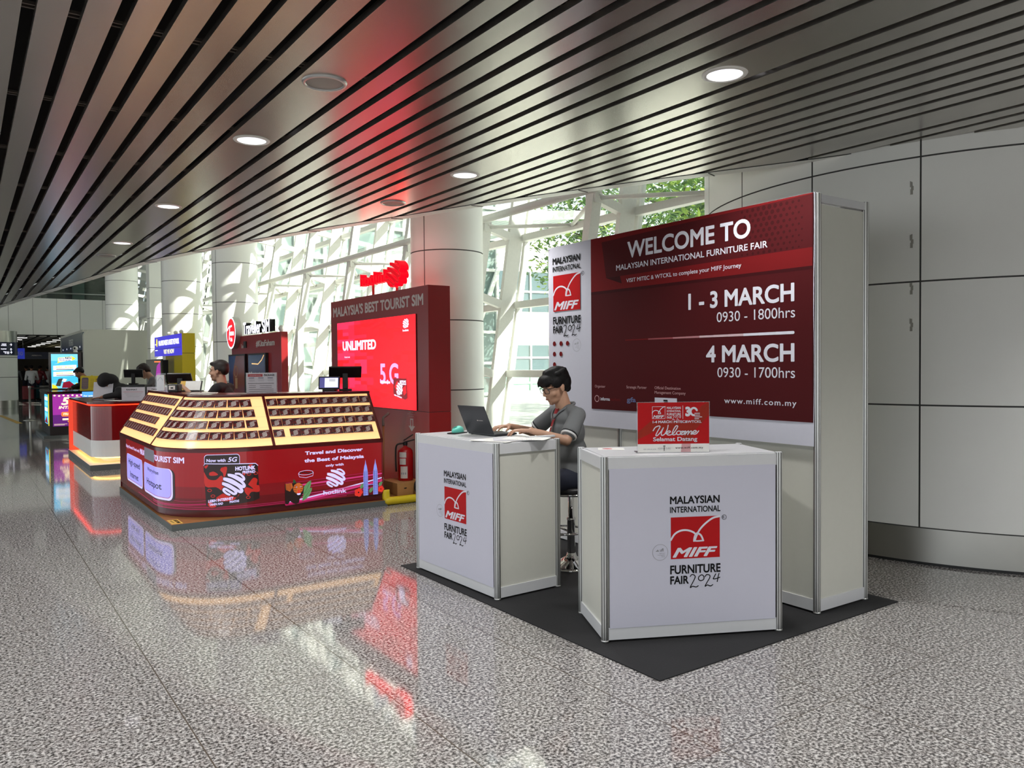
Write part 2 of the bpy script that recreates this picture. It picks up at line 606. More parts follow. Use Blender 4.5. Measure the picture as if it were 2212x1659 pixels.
    def text(self, F, s, u, v, hgt, m=None, width=None, align='l', bold=0.0, shear=0.0, w=0.001, rise=0.0, spacing=1.0, depth=0.0):
        vs, fs, tw, out, lay = text2d(s, bold, shear, spacing)
        if not vs: return self
        kx = (width / tw) if width else hgt
        W = tw * kx
        du = {'l': 0, 'c': -W / 2, 'r': -W}[align]
        pos = [(u + du + x * kx, v + y * hgt + x * kx * rise) for x, y in vs]
        if depth:
            n = len(pos)
            V = [F(x, y, w + depth + l_) for (x, y), l_ in zip(pos, lay)] + [F(x, y, w) for x, y in pos]
            q = [(a, b, b + n, a + n) for a, b in out]
            self.add(V, [tuple(f) for f in fs], m)
            self.add(V, q, getattr(self, 'side', None) or m)
        else:
            o_ = []
            for f in fs:
                a, b, c = pos[f[0]], pos[f[1]], pos[f[2]]
                o_.append(tuple(f) if (b[0] - a[0]) * (c[1] - a[1]) - (c[0] - a[0]) * (b[1] - a[1]) > 0 else tuple(f)[::-1])
            self.add([F(x, y, w + l_) for (x, y), l_ in zip(pos, lay)], o_, m)
        return self
    def build(self, name, parent=None, loc=None, rotz=None, label=None):
        me = bpy.data.meshes.new(name)
        me.from_pydata(self.v, [], self.f)
        for k in self.slots: me.materials.append(M[k])
        me.polygons.foreach_set('material_index', self.m)
        me.polygons.foreach_set('use_smooth', self.s)
        me.validate()
        me.update()
        o = bpy.data.objects.new(name, me)
        COL.objects.link(o)
        if parent: o.parent = parent
        if loc is not None: o.location = loc
        if rotz is not None: o.rotation_euler = (0, 0, rotz)
        if label: o['label'] = label
        return o

def tag(o, label, cat, group=None, kind=None):
    o['label'] = label
    o['category'] = cat
    if group: o['group'] = group
    if kind: o['kind'] = kind
    return o
def thing(name, label, cat, loc=(0, 0, 0), rotz=0.0, group=None):
    o = bpy.data.objects.new(name, None)
    o.empty_display_size = 0.1
    COL.objects.link(o)
    o.location = loc
    o.rotation_euler = (0, 0, rotz)
    return tag(o, label, cat, group)
def struct(o):
    o['kind'] = 'structure'
    return o
def copy_tree(o, parent=None):
    c = o.copy()
    COL.objects.link(c)
    if parent is not None: c.parent = parent
    for ch in list(o.children): copy_tree(ch, c)
    return c

# ================================================================== the setting
CEIL = 3.10
g = G('granite')
g.box(-14, 7.2, -14, 62, -0.12, 0.0)
struct(g.build('floor'))

# ceiling: aluminium slats along Y, clipped by the curved fascia
FASC = [(6.35, -1.2), (6.22, 0.9), (6.10, 2.42), (5.86, 2.95), (5.56, 3.65), (5.16, 4.475), (4.75, 5.35), (4.258, 6.50), (3.942, 7.40),
        (3.178, 9.484), (2.267, 12.884), (1.68, 16.858), (1.213, 20.293), (0.946, 22.166), (0.62, 25.0), (0.30, 28.5), (0.05, 33.0), (-0.05, 40.0)]
FL = [Vector(p) for p in smooth_line(FASC, 5)]
def fasc_y(x):
    for a, b in zip(FL, FL[1:]):
        if (a.x - x) * (b.x - x) <= 0 and abs(a.x - b.x) > 1e-9:
            return a.y + (b.y - a.y) * (a.x - x) / (a.x - b.x)
    return 40.0 if x < 0 else None
g = G('slat')
PIT, GAP = 0.1795, 0.057
slats = []
FITTINGS = [(1.71, 2.88 + 2.745 * k) for k in (-2, -1, 0, 1, 2, 3)] + [(1.71, 4.266), (1.71, 12.468)] + [(3.505, y) for y in (-2.6, .17, 2.92, 5.67, 7.02)] + [(-.085, y) for y in (-2.6, .13, 2.88, 5.63, 8.4, 14)] + [(-1.88, y) for y in (1.5, 4.2, 11, 20)] + [(-3.675, 2.8)] + [(5.30, y) for y in (-2.6, .17)] + [(x_, -5.3) for x_ in (3.505, 1.71, -.085)]
for row in range(-5, 3):
    c = 1.71 + 1.795 * row
    slats.append((c - 0.151, c + 0.151))
    for k in range(8):
        a = c + 0.151 + GAP + k * PIT
        slats.append((a, a + PIT - GAP))
for a, b in slats:
    if a > 6.2: continue
    ya, yb = fasc_y(a), fasc_y(min(b, 6.34))
    if yb is None or ya is None: continue
    ya, yb = min(ya, 40), min(yb, 40)
    vs = [(a, -14, CEIL), (b, -14, CEIL), (b, yb, CEIL), (a, ya, CEIL)]
    top = [(x, y, CEIL + 0.035) for x, y, _ in vs]
    cm = (a + b) / 2
    fit = [fy for fx, fy in FITTINGS if abs(fx - cm) < .05 and fy < min(ya, yb) - .2]
    if fit:                                   # wide slat: round cut-outs for the fittings
        loops = [[Vector((x, y, 0)) for x, y, _ in vs]]
        for fy in fit: loops.append([Vector((cm + .101 * cos(t * pi / 14), fy + .101 * sin(t * pi / 14), 0)) for t in range(28)][::-1])
        flatv = [p for l in loops for p in l]
        g.add([(p.x, p.y, CEIL) for p in flatv], [tuple(t) for t in tessellate_polygon(loops)], 'slat')
    else:
        g.add(vs, [(3, 2, 1, 0)], 'slat')
    g.add(vs + top, ([(4, 5, 6, 7)] if not fit else []) + [(2, 3, 7, 6)], 'slat')
    g.add(vs + top, [(0, 4, 7, 3), (1, 2, 6, 5)], 'slat_edge')
# carriers crossing the gaps, in pairs
y = -13.7
while y < 38:
    xe = 6.2
    for xx in (6.1, 5.6, 5.1, 4.5, 4.0, 3.4, 2.8, 2.2, 1.6, 1.1, 0.6, 0.2, -0.1):
        if (fasc_y(xx) or 99) > y + 0.1:
            xe = xx
            break
    for dy in (0.0, 0.042):
        g.box(-7.4, xe, y + dy, y + dy + 0.012, CEIL + 0.036, CEIL + 0.05, 'dark_carrier')
    y += 1.374
# dark void above
n = len(FL)
pl = [Vector((p.x, p.y, 0)) for p in FL] + [Vector((-7.5, 40, 0)), Vector((-7.5, -14, 0)), Vector((FL[0].x, -14, 0))]
g.add([(p.x, p.y, CEIL + 0.22) for p in pl], [tuple(t) for t in tessellate_polygon([pl])], 'black_void')
struct(g.build('ceiling'))

# fascia: a curved white edge band with panel joints
g = G('panel_white')
def fnorm(i):
    t = (FL[min(i + 1, n - 1)] - FL[max(i - 1, 0)]).normalized()
    return Vector((-t.y, t.x)) * -1
def band(prof, m):
    vs, fs = [], []
    k = len(prof)
    for i, p in enumerate(FL):
        nn = fnorm(i)
        if nn.x < 0: nn = -nn
        for d, z in prof:
            vs.append((p.x + nn.x * d, p.y + nn.y * d, z))
    for i in range(n - 1):
        for j in range(k - 1):
            fs.append((i * k + j, i * k + j + 1, (i + 1) * k + j + 1, (i + 1) * k + j))
    g.add(vs, fs, m)
band([(0.012, CEIL + 0.20), (0.012, CEIL - 0.004), (0.20, CEIL + 0.012), (0.21, CEIL + 0.03), (0.21, CEIL + 0.6), (0.02, CEIL + 0.6)], 'panel_white')
band([(0.0, CEIL + 0.01), (0.0, CEIL - 0.003), (0.011, CEIL - 0.003)], 'black')
acc = 0.0
for i in range(1, n):
    acc += (FL[i] - FL[i - 1]).length
    if acc > 1.05:
        acc = 0
        nn = fnorm(i)
        if nn.x < 0: nn = -nn
        p = FL[i]
        g.beam((p.x + nn.x * 0.015, p.y + nn.y * 0.015, CEIL - 0.006), (p.x + nn.x * 0.2, p.y + nn.y * 0.2, CEIL + 0.010), 0.008, 0.006, 'panel_gap')
struct(g.build('trim_1'))

# drum wall on the right
DC, DR = Vector((8.15, 3.77)), 2.53
def dpt(deg, r=DR):
    a = radians(deg)
    return DC.x + r * cos(a), DC.y + r * sin(a)
g = G('panel_white')
zj = [0.275, 1.176, 2.082, 2.987, 3.89, 4.80, 5.7, 6.6]
a0s = [104.9 + 18.6 * i for i in range(12)]
for a0 in a0s:
    for z0, z1 in zip(zj, zj[1:]):
        k = 6
        A = [a0 + 0.13 + (18.6 - 0.26) * i / k for i in range(k + 1)]
        vs = [(*dpt(a), z) for a in A for z in (z0 + 0.006, z1 - 0.006)]
        g.add(vs, [(2 * i, 2 * i + 1, 2 * i + 3, 2 * i + 2) for i in range(k)], 'panel_white', True)
k = 72
vs = [(*dpt(90 + 270 * i / k, DR - 0.012), z) for i in range(k + 1) for z in (0.27, 6.6)]
g.add(vs, [(2 * i, 2 * i + 1, 2 * i + 3, 2 * i + 2) for i in range(k)], 'panel_gap', True)
vs = [(*dpt(90 + 270 * i / k, DR - 0.02), z) for i in range(k + 1) for z in (0.02, 0.272)]
g.add(vs, [(2 * i, 2 * i + 1, 2 * i + 3, 2 * i + 2) for i in range(k)], 'steel', True)
vs = [(*dpt(90 + 270 * i / k, DR - 0.021), z) for i in range(k + 1) for z in (0.0, 0.03)]
g.add(vs, [(2 * i, 2 * i + 1, 2 * i + 3, 2 * i + 2) for i in range(k)], 'black', True)
g.add([(*dpt(360 * i / 48, DR - .03), 6.6) for i in range(48)], [tuple(range(48))], 'panel_white')
# scraps of old tape beside the joint
for z in (1.72, 1.99, 2.33, 2.72):
    for dz, da in ((0, 0), (0.03, 0.1), (0.055, -0.05)):
        A = [196.35 + da, 196.75 + da]
        vs = [(*dpt(a, DR + 0.001), zz) for a in A for zz in (z + dz, z + dz + 0.028 + 0.02 * random.random())]
        g.add(vs, [(0, 1, 3, 2)], 'smoke_grey')
struct(g.build('wall_right'))

# round columns and the square pier
def column(name, c, r, off, ztop=6.6, square=False):
    g = G('panel_white')
    z = 0.275
    zs = [0.275 + 0.905 * i for i in range(8)]
    for z0, z1 in zip(zs, zs[1:]):
        if square:
            g.box(c[0] - r, c[0] + r, c[1] - r, c[1] + r, z0 + 0.007, z1 - 0.007)
        else:
            g.lathe([(r, z0 + 0.007), (r, z1 - 0.007)], (c[0], c[1], 0), 48, 'panel_white', cap0=False, cap1=False)
    if square: g.box(c[0] - r + .01, c[0] + r - .01, c[1] - r + .01, c[1] + r - .01, 0.27, zs[-1], 'panel_gap')
    else:
        g.lathe([(r - 0.012, 0.27), (r - 0.012, zs[-1])], (c[0], c[1], 0), 48, 'panel_gap')
        g.lathe([(r - 0.01, 0.0), (r - 0.01, 0.27)], (c[0], c[1], 0), 48, 'steel')
        for a in (off, off + 180):
            q = (c[0] + r * cos(radians(a)), c[1] + r * sin(radians(a)))
            g.box(q[0] - 0.004, q[0] + 0.004, q[1] - 0.004, q[1] + 0.004, 0.28, zs[-1], 'panel_gap')
    if square: g.box(c[0] - r, c[0] + r, c[1] - r, c[1] + r, 0, 0.27, 'steel')
    o = struct(g.build(name))
    return o
column('column', (5.373, 9.178), 0.486, 203)
column('column', (5.27, 18.8), 0.51, 200)
column('column', (5.10, 23.4), 0.53, 170)
column('column', (4.84, 25.55), 0.24, 0, square=True)
column('column', (5.04, 33.1), 0.565, 170)

# glass facade: leaning bays, fins outside, posts inside
XG = lambda z: 6.47 + 0.155 * z
XP = lambda z: XG(z) - 0.74
LV = [0.10, 1.37, 2.39, 3.40, 4.42, 5.44, 6.46]
ZT = 6.9
TW = sqrt(1 + .155 ** 2)
def bay(idx, Y0, Y1, edge=True):
    g = G('glass')
    t = 0.012
    vs = [(XG(z) + d, y, z) for d in (0, t) for z in (0.05, ZT) for y in (Y0 + 0.03, Y1 - 0.03)]
    g.add(vs, [(0, 1, 3, 2), (4, 6, 7, 5)], 'glass')
    w = struct(g.build('window_%d' % idx))
    f = G('white_paint')
    f.beam((XG(0) - 0.2, Y0, 0), (XG(ZT) - 0.2, Y0, ZT), 0.07, 0.24, up=(1, 0, 0))
    f.build('fin', w)
    f = G('white_paint')
    f.beam((XG(0) + 0.02, Y0, 0), (XG(ZT) + 0.02, Y0, ZT), 0.06, 0.09, up=(1, 0, 0))
    f.beam((XG(0) + 0.02, Y0 + 0.36, 0), (XG(3.4) + 0.02, Y0 + 0.36, 3.4), 0.035, 0.05, up=(1, 0, 0))
    f.build('mullion', w)
    for z in LV:
        f = G('white_paint')
        f.beam((XG(z) - 0.03, Y0 + 0.03, z), (XG(z) - 0.03, Y1 - 0.03, z), 0.12, 0.10)
        f.build('transom', w)
    f = G('white_paint')
    f.beam((XP(0), Y0, 0), (XP(3.55), Y0, 3.55), 0.12, 0.14, up=(1, 0, 0))
    f.box(XP(3.5) - 0.06, XP(3.5) + 0.05, Y0 - 0.09, Y0 + 0.09, 3.43, 3.57)
    f.tube((XP(3.5), Y0 - 0.11, 3.53), (XP(3.5), Y0 + 0.11, 3.53), 0.018)
    f.build('post', w)
    for z in LV[1:4]:
        f = G('white_paint')
        f.beam((XP(z + .1) + 0.06, Y0, z + 0.10), (XG(z) - 0.31, Y0, z), 0.10, 0.11)
        f.build('strut', w)
    for z in LV[4:]:
        f = G('white_paint')
        f.beam((XG(z) - 1.3, Y0, z + 0.18), (XG(z) - 0.31, Y0, z), 0.10, 0.11)
        f.build('strut', w)
    for yy in (Y0, Y1):
        f = G('white_paint')
        f.tube((XP(3.5), yy, 3.50), (XG(3.4) - 0.08, (Y0 + Y1) / 2, 3.42), 0.028)
        f.build('brace', w)
    return w
Y = 4.8
i = 1
while Y < 41:
    bay(i, Y, Y + 2.4)
    Y += 2.4
    i += 1
g = G('white_paint')
g.tube((XP(3.55) - 0.07, 5.2, 3.60), (XP(3.55) - 0.07, 41, 3.60), 0.055, 14)
struct(g.build('trim_2'))
g = G('white_paint')
for Yk in (12.0, 14.4, 16.8, 19.2, 21.6, 26.4):       # upper inner posts of the truss
    g.beam((XP(3.5), Yk, 3.55), (XP(6.9), Yk, 6.9), 0.12, 0.14, up=(1, 0, 0))
    g.beam((XP(0.1) - 0.05, Yk - 1.1, 0), (XP(2.3), Yk, 2.3), 0.1, 0.12, up=(1, 0, 0))
struct(g.build('trim_3'))
# unseen roof over ceiling edge and facade, set low to hold back sky light
g = G('panel_white')
g.box(-14, 8.2, -14, 62, 7.0, 7.15)
struct(g.build('roof'))

# footbridge across the hall, with its glass balustrade
g = G('panel_white')
YB = 40.0
x = -9.2
while x < 6.3:
    g.box(x + 0.006, x + 0.899, YB, YB + 0.03, 3.0, 4.60)
    x += 0.905
g.box(-14, 7, YB + 0.02, YB + 3.0, 3.0, 4.58, 'panel_gap')
struct(g.build('wall_back'))
g = G('glass_green')
g.box(-9, 6.3, YB + 0.05, YB + 0.07, 4.6, 5.65)
o = g.build('balustrade')
tag(o, 'long green glass balustrade with a slim handrail on top of the white footbridge', 'balustrade')
q = G('steel'); q.tube((-9, YB + 0.06, 5.2 - 0.35), (6.3, YB + 0.06, 5.2 - 0.35), 0.035); q.build('handrail', o)
g = G('dark_hall')
g.box(-14, 7, YB + 3.2, YB + 3.3, 4.4, 7)
for xx in (2.6, 4.4, 5.9):
    g.box(xx, xx + 0.5, YB + 2.9, YB + 3.2, 4.6, 7, 'panel_white')
struct(g.build('wall_upper'))

# the dim hall under and beyond the bridge
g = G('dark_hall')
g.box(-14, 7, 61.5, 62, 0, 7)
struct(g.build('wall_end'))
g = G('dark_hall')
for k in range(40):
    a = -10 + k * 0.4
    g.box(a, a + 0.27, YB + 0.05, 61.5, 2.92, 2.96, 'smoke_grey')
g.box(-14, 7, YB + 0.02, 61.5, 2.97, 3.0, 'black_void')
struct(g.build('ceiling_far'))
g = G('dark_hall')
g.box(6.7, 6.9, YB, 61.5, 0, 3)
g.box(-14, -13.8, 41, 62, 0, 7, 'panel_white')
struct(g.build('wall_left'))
g = G('panel_white')
g.box(6.4, 8, -14, 1.4, 0, 7)
struct(g.build('wall_front'))

# outdoors
g = G('pavement')
g.box(7.2, 120, -60, 140, -0.2, -0.1)
struct(g.build('ground'))

# ================================================================== furniture fair booth
def digits_2024(g, F, u, v, w_, h_, m):
    def st(pts, k=6):
        g.stroke(F, [(u + a * w_, v + b * h_) for a, b in smooth_line(pts, k)], h_ * 0.075, m)
    st([(0.0, .86), (.06, 1.0), (.15, .92), (.16, .74), (.09, .42), (.0, .02), (.08, .10), (.2, .04), (.27, .12)])
    st([(.36, .92), (.29, .80), (.28, .62), (.35, .50), (.45, .58), (.46, .80), (.40, .93), (.34, .90)])
    st([(.50, .80), (.56, .94), (.66, .86), (.65, .66), (.58, .40), (.50, .06), (.58, .14), (.68, .06), (.76, .14)])
    st([(.86, .95), (.80, .70), (.78, .58), (.88, .60), (1.0, .68)])
    st([(.97, .98), (.94, .70), (.91, .36)])
def bird(g, F, u, v, w_, h_, m, th):
    P = lambda pts: [(u + a * w_, v + b * h_) for a, b in smooth_line(pts, 7)]
    g.stroke(F, P([(0.0, .46), (.08, .60), (.2, .675), (.33, .68), (.45, .63), (.53, .55)]), th, m)
    g.stroke(F, P([(1.0, .985), (.86, .95), (.72, .84), (.60, .70), (.53, .56), (.485, .42)]), th, m)
    g.stroke(F, P([(.53, .60), (.60, .56), (.64, .48), (.655, .42)]), th, m)
    g.stroke(F, P([(.47, .415), (.56, .41), (.665, .415)]), th * 0.8, m)
    g.stroke(F, P([(.50, .58), (.475, .50), (.465, .41)]), th * 0.7, m)
def ufi(g, F, u, v, r, m='ink_grey'):
    g.stroke(F, ellipse(u, v, r, r, 36), r * 0.05, m, closed=True)
    g.text(F, 'ufi', u - r * .05, v + r * .12, r * .38, 'ink_grey', bold=.02)
    g.poly(F, [(u - r * .62, v + r * .1), (u - r * .3, v + r * .38), (u - r * .12, v + r * .1)], 'ink_grey')
    for k, s in enumerate(('Approved', 'International', 'Event')):
        g.text(F, s, u + r * .62, v - r * (.18 + .22 * k), r * .13, 'ink_grey', align='r')
def miff_logo(g, F, u, s, z0, with_ufi=True, k=1.0, top=None, ufi_pos=None, yscale=1.0):
    """the fair's stacked logo; u = left edge of the words, s = width, z0 = baseline of the last line"""
    H = s * 1.69 * yscale
    zz = lambda t: z0 + t * H
    g.text(F, 'MALAYSIAN', u, zz(.908), .080 * H, 'ink_black', width=s, bold=.028)
    g.text(F, 'INTERNATIONAL', u, zz(.808), .064 * H, 'ink_black', width=s * 1.015, bold=.02)
    a, b, c, d = u + .015 * s, zz(.283), u + s, zz(.755)
    g.rect(F, a, b, c, d, 'ink_red', .0008)
    bird(g, F, a, b, c - a, d - b, 'ink_white', .035 * s)
    g.text(F, 'MIFF', a + .035 * s, zz(.305), .098 * H, 'ink_white', width=s * .90, bold=.035, shear=.35, w=.0012)
    g.text(F, 'FURNITURE', u, zz(.116), .092 * H, 'ink_black', width=s * 1.015, bold=.028)
    g.text(F, 'FAIR', u, z0, .086 * H, 'ink_black', width=s * .37, bold=.028)
    digits_2024(g, F, u + s * .40, z0 - .052 * H, s * .60, .150 * H, 'ink_black')
    g.stroke(F, ellipse(u + s * 1.09, zz(.735), .045 * s, .045 * s, 20), .008 * s, 'ink_black', closed=True)
    g.text(F, 'R', u + s * 1.06, zz(.735) - .022 * s, .046 * s, 'ink_black')
    if ufi_pos: ufi(g, F, *ufi_pos)

def post(g, x, y, z1, z0=0.012):
    r = 0.021
    g.lathe([(r, z0), (r, z1)], (x, y, 0), 8, 'alu', smooth=False)
    for a in range(8):                       # the grooves of the profile
        t = radians(45 * a)
        cx, cy = x + (r * cos(pi / 8) * 1.0) * cos(t + 0), y + r * cos(pi / 8) * sin(t)
        T = Matrix.Translation((x, y, 0)) @ Matrix.Rotation(t + pi / 8 * 0, 4, 'Z')
        g.box(r * 0.9, r * .945, -0.0022, 0.0022, z0, z1, 'panel_gap', T=T @ Matrix.Rotation(pi / 8, 4, 'Z'))
    g.lathe([(0.018, 0), (0.022, .004), (0.022, .012), (.012, .014)], (x, y, 0), 12, 'alu')
    g.lathe([(r * .9, z1), (r * .85, z1 + .003)], (x, y, 0), 8, 'rail_white', smooth=False)

def counter(name, label, loc, rotz, W, D, H, logo, ragged=False):
    t = thing(name, label, 'counter', loc, rotz)
    for x, y in ((0, 0), (W, 0), (W, D), (0, D)):
        g = G('alu'); post(g, x, y, H); g.build('post', t)
    for x0, y0, x1, y1 in ((0, 0, W, 0), (W, 0, W, D), (W, D, 0, D), (0, D, 0, 0)):
        a, b = Vector((x0, y0, 0)), Vector((x1, y1, 0))
        d = (b - a).normalized() * 0.018
        for za, zb in ((H - .068, H - .004), (0.012, 0.078)):
            g = G('rail_white')
            g.beam(a + d + Vector((0, 0, (za + zb) / 2)), b - d + Vector((0, 0, (za + zb) / 2)), 0.022, zb - za)
            g.build('rail', t)
        g = G('infill_white')
        g.beam(a + d + Vector((0, 0, H / 2)), b - d + Vector((0, 0, H / 2)), 0.004, H - .14)
        g.build('side_panel', t)
    g = G('rail_white')
    g.box(0.012, W - .012, .012, D - .012, H - .016, H)
    g.build('top_board', t)
    g = G('graphic_white')
    g.box(.024, W - .024, -.0135, -.0105, .075, H - .064)
    p = g.build('front_panel', t)
    F = flat((0, -.0135, 0))
    g = G('ink_black')
    miff_logo(g, F, *logo[0], ufi_pos=logo[1])
    g.build('lettering', p)
    return t
c2 = counter('exhibition_counter', 'white fair counter carrying the red welcome sign, its big logo facing the viewer', (2.791, 3.137, .006), radians(-25.79), 0.996, 0.494, 0.994,
             ((.362, .284, .296), (.306, .472, .043)))
c1 = counter('exhibition_counter', 'white fair counter with an open laptop and papers, seated man behind it', (2.726, 5.100, .006), radians(1.308 - 90), 0.996, 0.494, 0.994,
             ((.383, .279, .297), (.325, .475, .043)))

# carpet
g = G('carpet')
g.box(2.655, 4.74, 2.60, 5.26, 0.0, 0.006)
tag(g.build('booth_carpet'), 'black needle-felt carpet under the white fair counters and red welcome wall', 'carpet')

# backdrop wall with fabric banner
BW, BD, BH = 2.58, 0.486, 2.478
bd = thing('exhibition_backdrop', 'tall white exhibition wall with red WELCOME TO fabric banner behind the counters', 'display wall',
           (4.160, 5.332, .006), radians(-90.87))
for x, y in ((0, 0), (0.86, 0), (1.72, 0), (BW, 0), (BW, BD), (0, BD)):
    g = G('alu'); post(g, x, y, BH); g.build('post', bd)
for x0, y0, x1, y1 in ((0, 0, .86, 0), (.86, 0, 1.72, 0), (1.72, 0, BW, 0), (BW, 0, BW, BD), (BW, BD, 0, BD), (0, BD, 0, 0)):
    a, b = Vector((x0, y0, 0)), Vector((x1, y1, 0))
    d = (b - a).normalized() * 0.018
    for za, zb in ((BH - .05, BH - .004), (0.012, 0.082)):
        g = G('rail_white')
        g.beam(a + d + Vector((0, 0, (za + zb) / 2)), b - d + Vector((0, 0, (za + zb) / 2)), 0.022, zb - za)
        g.build('rail', bd)
    g = G('infill_white')
    g.beam(a + d + Vector((0, 0, BH / 2)), b - d + Vector((0, 0, BH / 2)), 0.004, BH - .12)
    g.build('side_panel', bd)
g = G('fabric_white')
# sheet of fabric with a few soft folds, wrapped round the left end
cols, rws = 60, 20
vs = []
for i in range(cols + 1):
    for j in range(rws + 1):
        u = -0.024 + (BW + 0.026) * i / cols
        z = 0.995 + (2.482 - 0.995) * j / rws
        f = 0.004 * math.exp(-((u - .05) / .06) ** 2) * sin(z * 9) + 0.003 * math.exp(-((u - BW) / .12) ** 2) * sin(z * 7 + 1)
        vs.append((u, -.030 - f + (0.012 if i == 0 else 0), z))
g.add(vs, [(i * (rws + 1) + j, (i + 1) * (rws + 1) + j, (i + 1) * (rws + 1) + j + 1, i * (rws + 1) + j + 1) for i in range(cols) for j in range(rws)], 'fabric_white', True)
g.box(-.024, BW + .002, -.029, -.02, 2.470, 2.484)
bn = g.build('fabric_banner', bd)
F = flat((0, -.0345, 0))
g = G('banner_dark')
g.rect(F, .562, 1.135, 2.572, 2.482, 'banner_dark', .000)
g.poly(F, [(.562, 2.063), (2.572, 2.056), (2.572, 2.482), (.562, 2.482)], 'banner_mid', .0004)
g.poly(F, [(.562, 2.063), (2.572, 2.056), (2.572, 2.036), (.562, 2.040)], 'banner_deep', .0005)
g.poly(F, [(.694, 2.442), (2.572, 2.475), (2.572, 2.165), (.746, 2.158)], 'banner_dark', .0008)
g.poly(F, [(.746, 2.158), (.925, 2.101), (.905, 2.159)], 'banner_deep', .001)
g.box(2.566, 2.576, -.034, -.018, 1.135, 2.482, 'banner_deep')
for r in range(9):                             # halftone dots
    for c in range(11):
        u = 2.06 + c * .042 + (r % 2) * .021
        v = 2.45 - r * .034
        rad = .0155 * max(.35, 1 - abs(u - 2.26) / .5) * (1 - .3 * (r / 9))
        if u < 2.52: g.poly(F, ellipse(u, v, rad, rad, 12), 'banner_dot', .0010)
W_ = 'ink_white'
g.text(F, 'WELCOME TO', .990, 2.288, .113, W_, width=1.137, bold=.024, w=.0014)
g.text(F, 'MALAYSIAN INTERNATIONAL FURNITURE FAIR', .863, 2.204, .040, W_, width=1.393, bold=.012, w=.0014)
g.text(F, 'VISIT MITEC & WTCKL to complete your MIFF Journey', .976, 2.103, .028, W_, width=1.078, bold=.006, w=.0014)
g.text(F, '1 - 3 MARCH', 1.60, 1.861, .103, W_, width=.849, bold=.026, w=.0012)
g.text(F, '0930 - 1800hrs', 1.851, 1.761, .064, W_, width=.603, w=.0012)
g.text(F, '4 MARCH', 1.758, 1.499, .103, W_, width=.692, bold=.026, w=.0012)
g.text(F, '0930 - 1700hrs', 1.856, 1.397, .064, W_, width=.598, w=.0012)
g.text(F, 'www.miff.com.my', 1.914, 1.228, .034, W_, width=.55, bold=.010, spacing=1.2, w=.0012)
for k in range(12):
    a = .96 + 1.48 * k / 12
    g.rect(F, a, 1.661 + .005 * (1 - k / 11), a + 1.481 / 12, 1.679 - .005 * (1 - k / 11), (W_ if k > 8 else ('banner_mid', 'banner_mid', 'line_a', 'line_a', 'line_b', 'line_b', 'line_c', 'line_c', 'line_c')[k]), .0010 + .0001 * (k % 2))
g.poly(F, ellipse(2.441, 1.67, .009, .009), W_, .0012)
g.text(F, 'Organiser', .604, 1.306, .020, 'ink_pale', width=.125, w=.001)
g.text(F, 'Strategic Partner', .971, 1.306, .020, 'ink_pale', width=.218, w=.001)
g.text(F, 'Official Destination', 1.271, 1.306, .020, 'ink_pale', width=.254, w=.001)
g.text(F, 'Management Company', 1.271, 1.273, .020, 'ink_pale', width=.301, w=.001)
g.stroke(F, ellipse(.628, 1.218, .026, .024, 20), .006, 'ink_pale', closed=True)
g.text(F, 'informa', .672, 1.206, .024, 'ink_white', width=.11, bold=.02)
g.text(F, 'markets', .787, 1.206, .024, 'banner_mid', width=.115)
g.text(F, 'gfa', .975, 1.204, .034, 'poster_blue', width=.10, bold=.03)
g.rect(F, 1.271, 1.165, 1.49, 1.245, 'fabric_white', .0009)
g.box(1.36, 1.40, -.037, -.0355, 1.22, 1.232, 'ink_black')
g.poly(F, [(1.365, 1.215), (1.405, 1.22), (1.385, 1.19)], 'ink_black', .0012)
miff_logo(g, F, .060, .366, 1.757, yscale=1.032)
ufi(g, F, .377, 1.648, .052)
for u, v in ((.075, 1.667), (.167, 1.666), (.255, 1.666), (.075, 1.579), (.165, 1.579), (.075, 1.490)):
    g.poly(F, ellipse(u, v, .021, .020, 24), 'banner_mid', .001)
for k in range(8):
    g.rect(F, .055, 1.40 - .03 * (k + 1), .096, 1.40 - .03 * k, ('banner_dark', 'banner_mid', 'ink_red', 'poster_orange')[k // 2], .001)
g.poly(F, ellipse(.0755, 1.40, .0205, .02, 20), 'banner_dark', .0008)
g.build('lettering', bn)

# welcome sign on the counter
sg = thing('welcome_sign', 'small red Welcome Selamat Datang board standing on the right-hand fair counter', 'sign', (3.052, 3.157, 1.0), atan2(-.22, .343))
SW, SH = .408, .283
g = G('acrylic'); g.box(0, SW, 0, .006, 0, SH); g.box(0, SW, 0, .09, 0, .004); g.build('acrylic_stand', sg)
g = G('paper'); g.box(.004, SW - .004, -.002, -.0004, .003, SH - .003)
cd = g.build('card', sg)
F = flat((0, -.002, 0))
X = lambda x: .004 + (x - 120) / 1880 * .40
Zv = lambda x, y: SH - .004 - ((y - 245) + (x - 120) * 100 / 1880) / 1300 * .275
g = G('ink_red')
g.rect(F, .004, .050, SW - .004, SH - .003, 'ink_red', .0003)
g.poly(F, [(.004, .115), (.075, .175), (.17, .185), (.30, .165), (.36, .26), (.404, .28), (.404, .21), (.33, .13), (.30, .06), (.26, .05), (.25, .12), (.12, .13), (.004, .075)], 'sign_rust', .0005)
g.poly(F, [(.25, .05), (.30, .05), (.30, .004), (.245, .004)], 'ink_pale', .0004)
a, b, c, d = .085, .190, .158, .258
for u0, v0, u1, v1 in ((a, b, c, b + .002), (a, d - .002, c, d), (a, b, a + .002, d), (c - .002, b, c, d)): g.rect(F, u0, v0, u1, v1, W_, .0008)
bird(g, F, a, b, c - a, d - b, W_, .004)
g.text(F, 'MIFF', a + .004, b + .004, .015, W_, width=.063, bold=.03, shear=.35, w=.001)
